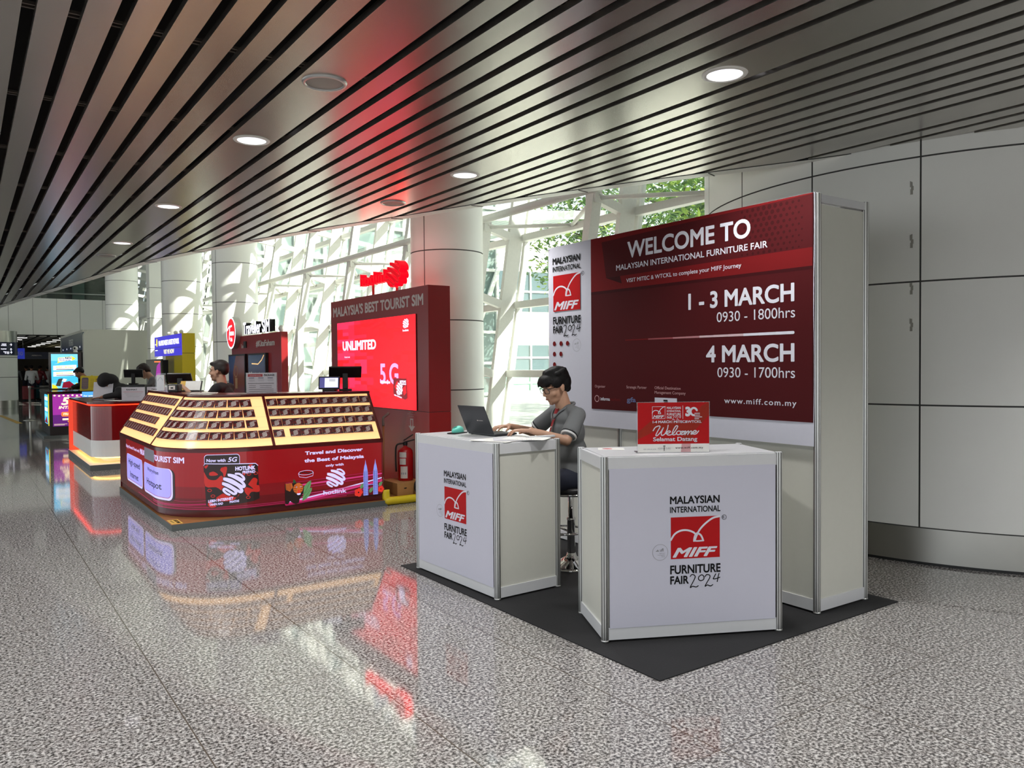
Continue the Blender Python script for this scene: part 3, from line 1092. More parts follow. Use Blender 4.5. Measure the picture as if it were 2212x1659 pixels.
for k, (s_, hh) in enumerate((('MALAYSIAN', .013), ('INTERNATIONAL', .010), ('FURNITURE', .013))):
    g.text(F, s_, .167, (.243, .227, .208)[k], hh, W_, width=.078, bold=.02, w=.001)
g.text(F, 'FAIR', .167, .190, .013, W_, width=.029, bold=.02, w=.001)
digits_2024(g, F, .199, .183, .047, .024, W_)
g.rect(F, .2555, .188, .2575, .262, W_, .001)
g.text(F, '3', .270, .206, .045, W_, width=.030, bold=.06, w=.001)
g.stroke(F, [(.318 + .018 * cos(radians(t)), .228 + .02 * sin(radians(t))) for t in range(20, 290, 15)], .011, W_)
for k in range(4): g.rect(F, .322, .216 - .010 * k, .322 + (.03, .03, .042, .025)[k], .220 - .010 * k, W_, .001)
g.text(F, '1-4 MARCH', .088, .166, .013, W_, width=.104, bold=.03, w=.001)
g.rect(F, .198, .165, .199, .181, W_, .001)
g.text(F, 'MITEC&WTCKL', .206, .166, .013, W_, width=.155, bold=.025, w=.001)
def script(pts, wd=.0055): g.stroke(F, [(.09 + x * .255, .093 + y * .062) for x, y in smooth_line(pts, 6)], wd, W_, .0012)
script([(0, .50), (.05, .80), (.13, .92), (.15, .82), (.10, .45), (.06, .10), (.09, .06), (.16, .35), (.22, .72), (.22, .72), (.18, .30), (.19, .08), (.25, .18), (.31, .60), (.33, .98)])
script([(.28, .22), (.34, .28), (.38, .40), (.35, .47), (.30, .34), (.31, .14), (.37, .10), (.44, .24), (.51, .62), (.54, .88), (.50, .90), (.45, .60), (.42, .25), (.45, .10), (.52, .22)])
script([(.60, .42), (.55, .44), (.51, .28), (.54, .12), (.60, .18), (.66, .38), (.63, .42), (.60, .28), (.62, .12), (.68, .20), (.68, .40), (.65, .42)])
script([(.68, .40), (.72, .42), (.70, .14), (.70, .14), (.76, .42), (.78, .40), (.76, .14), (.76, .14), (.82, .42), (.85, .38), (.83, .16), (.87, .18)])
script([(.86, .24), (.92, .30), (.95, .42), (.91, .47), (.87, .32), (.89, .15), (.95, .20), (1.0, .44)])
g.text(F, 'Selamat Datang', .090, .066, .021, W_, width=.247, bold=.022, w=.001)
g.text(F, 'www.miff.com.my', .214, .023, .010, 'ink_black', width=.155, bold=.012, spacing=1.2, w=.001)
g.text(F, 'MIFF OFFICIAL DMC', .036, .018, .006, 'ink_grey', width=.072, w=.001)
g.text(F, 'ASIAN TOURS', .115, .020, .010, 'ink_grey', width=.072, w=.001)
g.box(.150, .153, -.004, -.003, .012, .032, 'ink_black')
g.box(.146, .158, -.004, -.003, .036, .040, 'ink_black')
g.build('lettering', cd)

# leaflet lying on that counter
g = G('paper')
g.box(-.075, .075, -.052, .052, 0, .0025)
F = flat((0, 0, .0026), (1, 0, 0), (0, 1, 0), (0, 0, 1))
g.poly(F, ellipse(-.02, 0, .028, .02), 'ink_red', .0004)
g.rect(F, -.05, -.02, -.01, .03, 'paper_shade', .0003)
tag(g.build('leaflet', loc=(3.08, 3.40, 1.0), rotz=radians(-40)), 'small printed leaflet lying beside the red welcome sign', 'leaflet')

# laptop, mouse on phone, papers on the other counter
lp = thing('laptop', 'open dark grey laptop the man in grey is typing on', 'laptop', (2.99, 4.655, 1.0), radians(95))
# local: x along the hinge, -y towards the user
LW, LD = .305, .205
g = G('laptop_grey'); g.bbox(-LW / 2, LW / 2, -LD, 0, .004, .017, .004)
for x in (-.13, .13):
    for y in (-.19, -.02): g.lathe([(.008, 0), (.008, .005)], (x, y, 0), 10, 'black')
bs = g.build('base', lp)
g = G('laptop_keys')
for r in range(5):
    for c in range(14):
        g.box(-.142 + c * .0205, -.142 + c * .0205 + .0175, -.030 - r * .019 - .016, -.030 - r * .019, .017, .0185)
g.build('keyboard', bs)
g = G('laptop_keys'); g.box(-.055, .055, -.205, -.137, .017, .0175, 'black'); g.build('touchpad', bs)
tl = radians(24)
T = Matrix.Translation((0, .002, .017)) @ Matrix.Rotation(-tl, 4, 'X')
g = G('laptop_grey'); g.bbox(-LW / 2, LW / 2, 0, .006, .0, .215, .0025, T=T)
ld = g.build('lid', lp)
g = G('black_gloss'); g.box(-LW / 2 + .006, LW / 2 - .006, -.001, 0, .012, .207, T=T); g.build('screen', ld)
Fl = lambda u, v, w: T @ Vector((-u, .006 + w, v))
g = G('label_white'); g.box(-.085, -.035, .0062, .0068, .103, .1055, 'label_white', T=T)
g.box(-.030, -.020, .0062, .0068, .101, .108, 'label_white', T=T)
g.build('badge', ld)
mo = thing('computer_mouse', 'mint green computer mouse resting on a black phone', 'mouse', (2.965, 4.935, 1.009), radians(200))
g = G('teal')
prof = []
vs, fs = [], []
nu, nv = 16, 8
for i in range(nv + 1):
    t = pi / 2 * i / nv
    for j in range(nu):
        a = 2 * pi * j / nu
        rx, ry = .060, .033 - .005 * cos(a)
        vs.append((rx * cos(a) * cos(t) ** .7, ry * sin(a) * cos(t) ** .7, .004 + .034 * sin(t) * (1 - .18 * cos(a))))
for i in range(nv):
    for j in range(nu): fs.append((i * nu + j, i * nu + (j + 1) % nu, (i + 1) * nu + (j + 1) % nu, (i + 1) * nu + j))
g.add(vs, fs, 'teal', True)
g.prism([(.060 * cos(2 * pi * j / nu), (.033 - .005 * cos(2 * pi * j / nu)) * sin(2 * pi * j / nu)) for j in range(nu)], 0, .0045, 'teal')
g.build('body', mo)
g = G('teal_dark'); g.bbox(.012, .034, -.004, .004, .030, .040, .003, 'teal_dark'); g.build('scroll_wheel', mo)
g = G('teal_dark'); g.box(.0, .054, -.0008, .0008, .028, .0345); g.build('button_seam', mo)
ph = thing('mobile_phone', 'black phone lying flat under the mint green mouse', 'phone', (2.945, 4.905, 1.0), radians(-68))
g = G('black_gloss'); g.bbox(-.036, .036, -.078, .078, 0, .0085, .003); g.build('body', ph)
g = G('black'); g.lathe([(.006, 0.0082), (.006, .0092)], (.02, .06, 0), 10); g.build('camera', ph)
for k, (x, y, rz, lab, sh) in enumerate((
        (2.862, 4.27, 20, 'white sheet jutting over the near corner of the laptop counter, lowest of the papers', 0),
        (2.985, 4.225, 58, 'white sheet spread between the laptop and the counter edge, in the middle of the papers', 1),
        (3.055, 4.205, 38, 'topmost white sheet by the man forearm, over the other loose papers', 0))):
    g = G('paper' if k != 1 else 'paper_shade')
    vs = []
    for i in range(7):
        for j in range(9):
            vs.append((-.105 + .035 * i, -.1485 + .297 / 8 * j, .0012 + .0022 * k + .0006 * sin(i + j * .7 + k)))
    fs = [(i * 9 + j, (i + 1) * 9 + j, (i + 1) * 9 + j + 1, i * 9 + j + 1) for i in range(6) for j in range(8)]
    g.add(vs, fs, None, True)
    g.add([(x_, y_, z_ - .0012) for x_, y_, z_ in vs], [f[::-1] for f in fs], None, True)
    for e in range(2):
        F = flat((0, 0, .0032 + .0022 * k), (1, 0, 0), (0, 1, 0), (0, 0, 1))
        for q in range(6): g.rect(F, -.08, -.1 + .03 * q, .06, -.098 + .03 * q, 'ink_grey', .0002)
        break
    tag(g.build('paper_sheet', loc=(x, y, 1.0015), rotz=radians(rz)), lab, 'paper', 'papers on the laptop counter')
nb = G('paper'); nb.bbox(-.11, .11, -.015, .015, 0, .014, .003, 'rail_white')
tag(nb.build('paper_tray', loc=(3.205, 4.245, 1.0), rotz=radians(-6)), 'thin white folder at the back edge of the laptop counter', 'folder')

# bar stools
def stool(loc, rz, label, zs=.60):
    t = thing('bar_stool', label, 'stool', loc, rz)
    g = G('chrome'); g.lathe([(.19, 0), (.195, .008), (.17, .022), (.08, .05), (.04, .075), (.033, .10)], n=40); g.build('base', t)
    g = G('chrome'); g.lathe([(.030, .09), (.030, .34), (.034, .345), (.034, .36), (.022, .365), (.022, zs - .05)], n=24); g.build('column', t)
    g = G('chrome')
    g.path([(0.155 * cos(a), .155 * sin(a) + .05, .27) for a in [2 * pi * i / 28 for i in range(28)]], .009, 8, closed=True)
    for a in (0, pi): g.tube((.03 * cos(a), 0, .25), (.15 * cos(a), .05, .27), .008)
    g.build('footrest', t)
    g = G('leather_black'); g.lathe([(.10, zs - .06), (.185, zs - .05), (.195, zs - .02), (.185, zs), (.10, zs + .006), (.0, zs + .006)], n=36)
    st = g.build('seat', t)
    g = G('chrome'); g.lathe([(.19, zs - .058), (.198, zs - .05), (.198, zs - .042), (.19, zs - .040)], n=36, cap0=False, cap1=False); g.build('seat_ring', st)
    g = G('chrome'); g.tube((.05, .02, zs - .07), (.20, .06, zs - .085), .007); g.build('lift_lever', t)
    return t
stool((3.66, 4.48, .006), radians(76), 'chrome and black bar stool the man in grey sits on')

# ================================================================== red SIM-card kiosk
KX0, KYF, KR, KYL, KXR = 1.545, 7.68, .77, 10.5, 3.68
KL1 = KYL - (KYF + KR); KL2 = KR * pi / 2; KL = KL1 + KL2 + KXR - (KX0 + KR)
def kout(s, off=0.0):
    """point and outward normal of the kiosk outline; s runs from its far left end to the right end"""
    cx, cy = KX0 + KR, KYF + KR
    if s < KL1: return Vector((KX0 + off, KYL - s, 0)), Vector((-1, 0, 0))
    if s < KL1 + KL2:
        a = pi + (s - KL1) / KR
        nn = Vector((cos(a), sin(a), 0))
        return Vector((cx, cy, 0)) + nn * (KR - off), nn
    return Vector((cx + s - KL1 - KL2, KYF + off, 0)), Vector((0, -1, 0))
def KF(s, z, w=0.0):
    p, nn = kout(s)
    return p + nn * w + Vector((0, 0, z))
SL = [0, KL1] + [KL1 + KL2 * i / 20 for i in range(1, 20)] + [KL1 + KL2, KL]
kz0, kz1, kz2, koff = 0.06, 0.715, 1.205, 0.34
def KD(s, t, w=0.0):
    """sloping display: t from 0 (lower lip) to 1 (top)"""
    p0, n0 = kout(s)
    p1, _ = kout(s, koff)
    p = p0.lerp(p1, t)
    sl = atan2(koff, kz2 - kz1)
    return p + Vector((0, 0, kz1 + (kz2 - kz1) * t)) + (n0 * cos(sl) + Vector((0, 0, sin(sl)))) * w
kio = thing('sim_card_kiosk', 'glossy red SIM card sales counter with glowing sloped card display and rounded corner', 'kiosk', (0, 0, 0))
g = G('red_gloss')
def wall_strip(g, z0, z1, m, off0=0.0, off1=0.0, w=0.0):
    vs = []
    for s in SL:
        for z, off in ((z0, off0), (z1, off1)):
            p, nn = kout(s, off)
            vs.append(p + nn * w + Vector((0, 0, z)))
    g.add(vs, [(2 * i, 2 * i + 2, 2 * i + 3, 2 * i + 1) for i in range(len(SL) - 1)], m, True)
inner = [(KXR, KYF + .75), (KX0 + .75 + .3, KYF + .75), (KX0 + .75, KYF + .75 + .3), (KX0 + .75, KYL)]
outl = [tuple(kout(s)[0][:2]) for s in SL]
outt = [tuple(kout(s, koff)[0][:2]) for s in SL]
wall_strip(g, kz0, .13, 'maroon', w=-.012)
wall_strip(g, .13, kz1, 'red_gloss')
g.add([KF(s, z) for s, z in ((KL, kz0), (KL, kz1))] + [Vector((KXR, KYF + koff, kz2)), Vector((KXR, KYF + .75, kz2)), Vector((KXR, KYF + .75, kz0))], [(0, 4, 3, 2, 1)], 'maroon')
g.add([KF(0, z) for z in (kz0, kz1)] + [Vector((KX0 + koff, KYL, kz2)), Vector((KX0 + .75, KYL, kz2)), Vector((KX0 + .75, KYL, kz0))], [(0, 1, 2, 3, 4)], 'maroon')
for (x0, y0), (x1, y1) in zip(inner, inner[1:]):
    g.add([(x0, y0, kz0), (x1, y1, kz0), (x1, y1, kz2), (x0, y0, kz2)], [(0, 1, 2, 3)], 'maroon')
g.build('body', kio)
g = G('maroon')
g.prism([tuple(kout(s, koff - .02)[0][:2]) for s in SL] + inner, kz2, kz2 + .018, 'maroon')
g.build('counter_top', kio)
# platform
g = G('edge_grey')
g.prism([(1.535, 10.52), (1.535, 7.63), (3.70, 7.63), (3.70, 10.52)], 0, .058, 'edge_grey', 'wood')
pf = g.build('platform', kio)
g = G('yellow_sticker')
F = flat((1.545, 7.90, .0585), (0, -1, 0), (1, 0, 0), (0, 0, 1))
g.rect(F, 0, 0, .24, .10, 'yellow_sticker', .0004)
g.text(F, 'CAUTION', .02, .055, .03, 'ink_black', width=.10, bold=.03)
g.text(F, 'MIND', .135, .055, .03, 'ink_black', width=.07, bold=.03)
g.text(F, 'YOUR STEP', .03, .02, .016, 'ink_black', width=.15)
g.build('caution_sticker', pf)
# the red border round the display and the lower lip
g = G('maroon')
vs = [KF(s, z, w) for s in SL for z, w in ((kz1 - .035, .004), (kz1, .004))]
g.add(vs, [(2 * i, 2 * i + 2, 2 * i + 3, 2 * i + 1) for i in range(len(SL) - 1)], 'maroon', True)
g.build('lip', kio)
SA, SB = 1.93, 3.45
g = G('glow_cream')
secs = [('left', .03, SA - .012), ('middle', SA + .012, SB - .014), ('right', SB + .014, KL - .03)]
def strip_pts(a, b): return [a] + [s for s in SL if a < s < b] + [b]
for nm, a, b in secs:
    g = G('glow_cream')
    P = strip_pts(a, b)
    vs = [KD(s, t, .004) for s in P for t in (.012, .975)]
    g.add(vs, [(2 * i, 2 * i + 2, 2 * i + 3, 2 * i + 1) for i in range(len(P) - 1)], 'glow_cream', True)
    lp_ = g.build('light_panel', kio)
    for t in (.148, .357, .562, .765):               # clear ledges the packs stand on
        g = G('acrylic')
        vs = [KD(s, t, w) for s in P for w in (.005, .024)]
        g.add(vs, [(2 * i, 2 * i + 1, 2 * i + 3, 2 * i + 2) for i in range(len(P) - 1)], 'acrylic')
        g.build('ledge', lp_)
g = G('maroon')
P = SL
vs = [KD(s, t, w) for s in P for t, w in ((0, .0), (1.0, .0))]
g.add(vs, [(2 * i, 2 * i + 2, 2 * i + 3, 2 * i + 1) for i in range(len(P) - 1)], 'maroon', True)
for s in (0.015, SA, SB, KL - .015):
    hw = .012 if s != SA else .005
    g.add([KD(s + d, t, w) for d, w in ((-hw, 0), (-hw, .014), (hw, .014), (hw, 0)) for t in (0, 1)], [(0, 1, 3, 2), (2, 3, 5, 4), (4, 5, 7, 6)], 'maroon')
vs = [KD(s, t, .012) for s in P for t in (.972, 1.012)]
g.add(vs, [(2 * i, 2 * i + 2, 2 * i + 3, 2 * i + 1) for i in range(len(P) - 1)], 'maroon', True)
g.build('display_frame', kio)

SQUIG = [(.62, 1.0), (.80, .97), (.97, .80), (.98, .68), (.86, .72), (.55, .90), (.28, .96), (.50, .86), (.85, .62), (1.0, .42), (.96, .34), (.80, .42), (.40, .70), (.08, .78),
         (.30, .66), (.70, .42), (.88, .20), (.84, .10), (.66, .20), (.30, .46), (.02, .56), (.22, .44), (.52, .24), (.62, .08), (.52, .03), (.36, .14), (.12, .30), (.06, .22), (.18, .08), (.32, .0)]
def squiggle(g, F, u, v, w_, h_, m, wd, k=5, w=.0012):
    P_ = smooth_line(SQUIG, k)
    nn = len(P_)
    g.stroke(F, [(u + x * w_, v + y * h_) for x, y in P_], [wd * (1.0 + .35 * sin(pi * i / nn)) for i in range(nn)], m, w)

# LED front: gradient, bubbles, card, skyline
g = G('led_red')
CUT = .06
lo, hi = .46, KL - .02
for k in range(10):
    za, zb = .13 + (.683 - .13) * k / 10, .13 + (.683 - .13) * (k + 1) / 10
    g.rect(KF, lo, za, hi, zb, ('led_deep', 'led_deep', 'led_mid', 'led_mid', 'led_red')[min(k, 4)], .002, CUT)
for zc, th, s0, s1, m in ((.187, .014, 2.0, 2.80, 'led_magenta'), (.168, .006, 2.0, 4.4, 'led_magenta'), (.150, .007, 1.2, 4.2, 'led_magenta'), (.222, .004, 2.4, 2.8, 'led_magenta')):
    g.stroke(KF, [(s0 + (s1 - s0) * i / 30, zc - .012 * sin(i / 30 * pi)) for i in range(31)], th, m, .0026, CUT)
for y0, y1, th, m in ((.13, .275, .022, 'led_pink'), (.145, .30, .012, 'led_white'), (.17, .275, .010, 'led_magenta'), (.30, .345, .016, 'led_pink'), (.27, .32, .008, 'led_magenta'), (.12, .22, .018, 'led_magenta'), (.335, .375, .006, 'led_magenta'), (.20, .262, .006, 'led_pink')):
    g.stroke(KF, [(3.56 + (4.60 - 3.56) * i / 20, y0 + (y1 - y0) * (i / 20) ** 1.15) for i in range(21)], th, m, .003)
W = 'led_white'
g.text(KF, 'Enjoy Smooth Travel with', .47, .585, .032, W, width=.82, bold=.012, w=.004)
g.text(KF, "MALAYSIA'S BEST TOURIST SIM", 1.34, .580, .052, W, width=1.25, bold=.034, w=.004)
for u0, u1, l1, l2, a1, a2 in ((.50, 1.46, 'High-speed', 'Internet', (.62, .405, .062, .70), (.72, .268, .062, .50)), (1.545, 2.445, 'Worry-free', 'Hotspot', (1.74, .445, .036, .47), (1.70, .305, .062, .57))):
    g.poly(KF, rrect(u0 + .03, .200, u1 + .03, .510, .06), 'led_soot', .003, CUT)
    g.poly(KF, rrect(u0, .207, u1, .517, .06), W, .0034, CUT)
    g.poly(KF, rrect(u0 + .006, .228, u1 - .02, .514, .055), 'led_magenta', .0037, CUT)
    g.poly(KF, rrect(u0 + .008, .233, u1 - .024, .514, .053), 'led_lilac', .004, CUT)
    for s_, (uu, vv, hh, ww) in ((l1, a1), (l2, a2)):
        g.text(KF, s_, uu, vv, hh, 'led_ink', width=ww, bold=.014, w=.005)
# card
g.poly(KF, rrect(2.793, .55, 3.118, .662, .03), W, .0036, CUT)
g.poly(KF, rrect(2.797, .55, 3.114, .657, .028), 'led_soot', .004, CUT)
g.text(KF, 'Now with', 2.815, .592, .028, W, width=.175, bold=.03, w=.0045)
g.text(KF, '5G', 3.01, .589, .042, W, width=.085, bold=.02, shear=.2, w=.0045)
card = [(2.786, .555), (2.80, .573), (3.262, .556), (3.285, .535), (3.300, .215), (3.24, .195), (2.85, .150), (2.806, .175)]
g.poly(KF, [(2.786, .560), (2.80, .580), (3.264, .563), (3.289, .540), (3.285, .53), (2.786, .55)], W, .0048, CUT)
g.poly(KF, card, 'led_soot', .005, CUT)
for b_ in ([(2.79, .50), (2.83, .43), (2.90, .42), (2.95, .46), (2.98, .40), (2.95, .37), (3.0, .33), (2.96, .31), (2.90, .35), (2.80, .36)],
           [(2.95, .535), (3.0, .54), (2.99, .47), (2.97, .43), (2.965, .48), (2.94, .51)], [(2.84, .49), (2.88, .50), (2.92, .47), (2.88, .46), (2.84, .465)],
           [(3.19, .36), (3.24, .42), (3.28, .40), (3.27, .35), (3.295, .34), (3.296, .28), (3.22, .285), (3.19, .25), (3.155, .30), (3.17, .335), (3.24, .31)],
           [(2.90, .25), (2.98, .29), (3.08, .24), (3.12, .30), (3.06, .22), (2.92, .215)], [(2.82, .18), (2.83, .22), (2.86, .20), (2.9, .165), (2.85, .153)],
           [(2.79, .55), (2.83, .565), (2.81, .53)], [(3.13, .47), (3.17, .48), (3.15, .44)], [(3.2, .55), (3.24, .555), (3.22, .53), (3.27, .50), (3.20, .52)]):
    g.poly(KF, [tuple(p) for p in smooth_line(b_ + [b_[0]], 3)][:-1], 'led_brick', .0056, CUT)
for u, v in ((3.20, .46), (3.265, .463), (2.84, .32), (2.87, .265), (3.19, .235)): g.stroke(KF, ellipse(u, v, .018, .012, 12), .006, 'led_brick', .006, closed=True)
g.text(KF, 'HOTLINK', 3.075, .503, .034, W, width=.184, bold=.05, w=.006)
g.text(KF, 'PREPAID', 3.14, .470, .023, W, width=.119, bold=.04, w=.006)
squiggle(g, KF, 2.955, .272, .20, .20, 'led_soot', .030, w=.006)
squiggle(g, KF, 2.955, .272, .20, .20, W, .019, w=.0066)
g.text(KF, 'LEBIH INTERNET', 2.825, .203, .024, W, width=.23, bold=.04, w=.006, rise=.10)
g.text(KF, 'TANPA HAD', 2.835, .172, .020, W, width=.125, bold=.04, w=.006, rise=.08)
g.text(KF, 'PANTAS', 3.02, .192, .020, W, width=.085, bold=.04, w=.006, rise=.08)
# slogan
g.text(KF, 'Travel and Discover', 3.761, .605, .033, W, width=.628, bold=.036, w=.004)
g.text(KF, 'the Best of Malaysia', 3.753, .530, .033, W, width=.648, bold=.036, w=.004)
g.text(KF, 'only with', 3.977, .468, .024, W, width=.196, bold=.03, w=.004)
squiggle(g, KF, 3.98, .258, .20, .172, W, .017, w=.0045)
g.text(KF, 'hotlink', 3.948, .183, .040, W, width=.252, bold=.02, w=.0045)
g.stroke(KF, ellipse(3.768, .425, .075, .022, 24), .004, W, .004, closed=True)
g.stroke(KF, [(3.69, .42), (3.70, .388), (3.768, .374), (3.84, .388), (3.845, .42)], .004, W, .004)
for k in range(7): g.poly(KF, ellipse(3.71 + .02 * k, .425 + .008 * sin(k), .008, .009, 8), 'led_soot', .0045)
# tiger among leaves, twin towers, red flowers
def leafshape(u0, v0, u1, v1, wd, m):
    d = Vector((u1 - u0, v1 - v0)); nn = Vector((-d.y, d.x)) * wd
    P_ = [Vector((u0, v0)) + d * t + nn * s_ for t, s_ in ((0, 0), (.25, .8), (.5, 1), (.8, .6), (1, 0), (.8, -.5), (.5, -.8), (.25, -.6))]
    g.poly(KF, [tuple(p) for p in P_], m, .0052)
    g.stroke(KF, [(u0, v0), (u1, v1)], .003, 'led_green_dark', .0056)
leafshape(3.74, .20, 3.82, .345, .22, 'led_green'); leafshape(3.725, .14, 3.83, .27, .20, 'led_green'); leafshape(3.66, .30, 3.64, .37, .25, 'led_green_dark')
g.poly(KF, [(3.55, .13), (3.548, .33), (3.58, .335), (3.63, .33), (3.68, .335), (3.72, .325), (3.745, .27), (3.735, .22), (3.70, .17), (3.69, .13), (3.66, .118), (3.63, .13), (3.60, .155), (3.58, .125)], 'led_soot', .006)
g.poly(KF, ellipse(3.685, .275, .052, .055, 20), 'led_orange', .0064)
g.poly(KF, [(3.555, .33), (3.62, .332), (3.63, .29), (3.60, .25), (3.56, .27)], 'led_orange', .0063)
for u, v in ((3.668, .288), (3.712, .288)): g.poly(KF, ellipse(u, v, .007, .006, 10), W, .0068); g.poly(KF, ellipse(u, v, .004, .005, 8), 'led_soot', .0072)
g.poly(KF, [(3.68, .26), (3.70, .26), (3.702, .225), (3.678, .225)], 'led_flower', .0068)
g.poly(KF, ellipse(3.69, .218, .020, .012, 12), W, .0066)
for k in range(5):
    for sg_ in (-1, 1): g.stroke(KF, [(3.688 + sg_ * .02, .32 - .02 * k), (3.688 + sg_ * (.045 + .003 * k), .318 - .022 * k)], .004, 'led_soot', .007)
    g.stroke(KF, [(3.56 + .012 * k, .325), (3.565 + .012 * k, .26)], .004, 'led_soot', .0068)
for cu in (4.418, 4.530):
    g.poly(KF, [(cu - .027, .128), (cu - .026, .36), (cu - .021, .40), (cu - .014, .44), (cu - .006, .465), (cu, .508), (cu + .006, .465), (cu + .014, .44), (cu + .021, .40), (cu + .026, .36), (cu + .027, .128)], 'led_tower', .005)
    for q in (-.018, -.008, .012): g.rect(KF, cu + q, .13, cu + q + .004, .38, 'led_tower_dark', .0055)
    for q in range(14): g.rect(KF, cu - .026, .15 + .018 * q, cu + .026, .153 + .018 * q, 'led_tower_dark', .0056)
g.rect(KF, 4.418, .235, 4.53, .242, 'led_tower', .0052)
for u, v, r in ((4.335, .168, .045), (4.592, .18, .034)):
    for k in range(5): g.poly(KF, ellipse(u + r * .55 * cos(k * 1.2566), v + r * .55 * sin(k * 1.2566), r * .55, r * .5, 12), 'led_flower', .006)
    g.poly(KF, ellipse(u, v, r * .2, r * .2, 8), 'led_soot', .0066)
leafshape(4.36, .20, 4.39, .26, .3, 'led_green'); leafshape(4.57, .21, 4.61, .26, .3, 'led_green'); leafshape(4.46, .15, 4.50, .21, .3, 'led_green')
g.build('led_front', kio)
g = G('tape'); g.rect(KF, 1.60, .555, 2.10, .675, 'tape', .0065, CUT); g.build('sunlit_tape_patch', kio)  # tape patch whose pale colour carries the sunlight falling on it

# SIM packs on the ledges
def pack_mesh():
    g = G('pack_red')
    w_, h_ = .111, .087
    g.bbox(-w_ / 2, w_ / 2, -.006, 0, 0, h_, .0015, 'pack_red', seg=1)
    F = flat((-w_ / 2, -.006, 0))
    for b_ in ([(.0, .05), (.02, .078), (.05, .075), (.04, .06)], [(.0, .0), (.0, .03), (.02, .02), (.03, .0)], [(.075, .0), (.105, .03), (.105, .0)], [(.085, .04), (.105, .06), (.105, .04)]):
        g.poly(F, b_, 'pack_black', .0004)
    for a in (0, h_ - .005): g.rect(F, 0, a, w_, a + .005, 'pack_edge', .0005)
    squiggle(g, F, .030, .014, .048, .052, 'pack_white', .0042, 3, .0008)
    g.rect(F, .068, .068, .1, .074, 'pack_white', .0007)
    g.rect(F, .01, .008, .05, .012, 'pack_white', .0007)
    return g
proto = None
ORD = ['first', 'second', 'third', 'fourth', 'fifth', 'sixth', 'seventh', 'eighth', 'ninth', 'tenth', 'eleventh', 'twelfth', 'thirteenth', 'fourteenth', 'fifteenth', 'sixteenth', 'seventeenth']
ROWS = [('bottom', .152), ('third', .361), ('second', .566), ('top', .769)]
rng = random.Random(3)
slope = atan2(koff, kz2 - kz1)
missing = {('right', 'bottom'): [1.02], ('middle', 'third'): [.99]}
for nm, a, b in secs:
    for rn, t in ROWS:
        cnt = 0
        # the display narrows towards the top round the corner
        k = 1.0
        pitch = .1118 if nm == 'right' else (.136 if nm == 'left' else None)
        s = a + (.058 if nm == 'right' else .060)
        while True:
            if nm == 'middle':
                rad = KR - koff * t if s < KL1 + KL2 else None
                step = .1165 * (KR / rad) if rad else .1175
            else:
                step = pitch
            if s > b - .054: break
            skip = (nm == 'right' and rn == 'bottom' and cnt == 1 and not globals().get('_sk')) or (nm == 'left' and rn == 'third' and s > 1.55) or (nm == 'middle' and rn == 'third' and s > b - .13)
            if skip:
                if nm == 'right':
                    _sk = True
                    s += .055
                    continue
                break
            p0, nn = kout(s)
            pos = KD(s, t, .010)
            up = (kout(s, koff)[0] - p0 + Vector((0, 0, kz2 - kz1))).normalized()
            yv = -(nn * cos(slope) + Vector((0, 0, sin(slope))))
            xv = Vector((-nn.y, nn.x, 0))
            mtx = Matrix((xv, yv, up)).transposed().to_4x4()
            mtx.translation = pos
            mtx = mtx @ Matrix.Rotation(radians(rng.uniform(-1.5, 1.5)), 4, 'Y')
            if proto is None:
                proto = pack_mesh().build('sim_card_pack')
                o = proto
            else:
                o = proto.copy()
                COL.objects.link(o)
            o.matrix_world = mtx
            where = {'left': 'left-hand', 'middle': 'rounded corner', 'right': 'right-hand'}[nm]
            tag(o, '%s SIM card pack from the left, %s row of the %s glowing display panel' % (ORD[cnt], rn, where), 'SIM card pack', 'SIM card packs on the glowing display')
            cnt += 1
            s += step + rng.uniform(0, .002) + (.008 if rng.random() < .22 and nm != 'right' else 0)

# red backdrop with LED screen
BX = 4.25
hb = thing('advertising_backdrop', "dark red advertising wall with bright red LED screen and MALAYSIA'S BEST TOURIST SIM lettering", 'display wall', (BX, 7.68, 0))
# local frame: u along -Y from the far end
g = G('red_dark')
g.box(0, .28, 0, 2.80, .98, 2.395, 'red_dark'); g.box(0.0, .28, 0, 2.80, .060, .974, 'red_side'); g.box(.004, .276, .004, 2.796, .97, .985, 'black')
g.build('cabinet', hb)
F = flat((0, 2.80, 0), (0, -1, 0), (0, 0, 1), (-1, 0, 0))      # u = 10.48 - Y
g = G('screen_red')
u0, u1, z0, z1 = 10.48 - 10.235, 10.48 - 7.955, .985, 2.088
g.box(-.012, 0, 10.48 - 7.68 - u1, 10.48 - 7.68 - u0, z0, z1, 'black')
rr = random.Random(5)
nx, nz = 12, 24
for i in range(nx):
    for j in range(nz):
        a, b = u0 + (u1 - u0) * i / nx, u0 + (u1 - u0) * (i + 1) / nx
        c, d = z0 + (z1 - z0) * j / nz, z0 + (z1 - z0) * (j + 1) / nz
        dist = i / nx + .35 * abs(j / nz - .45)
        if rr.random() < .22: m = 'screen_red_dark'
        elif dist < .30 + .12 * rr.random(): m = 'screen_pink' if rr.random() < .55 else 'screen_rose'
        elif dist < .50 and rr.random() < .4: m = 'screen_rose'
        else: m = 'screen_red'
        g.rect(F, a, c, b, d, m, .0125)
g.text(F, 'UNLIMITED', 10.48 - 10.05, 1.715, .112, 'screen_white', width=1.045, bold=.036, w=.014)
g.text(F, 'Internet', 10.48 - 9.99, 1.61, .024, 'screen_white', width=.18, w=.014)
g.text(F, '5.G', 10.48 - 8.90, 1.285, .235, 'screen_lilac', width=.50, bold=.02, w=.014)
g.rect(F, 1.60, 1.285, 1.86, 1.31, 'screen_white', .0145)
cu, cv = 10.48 - 8.53, 1.10
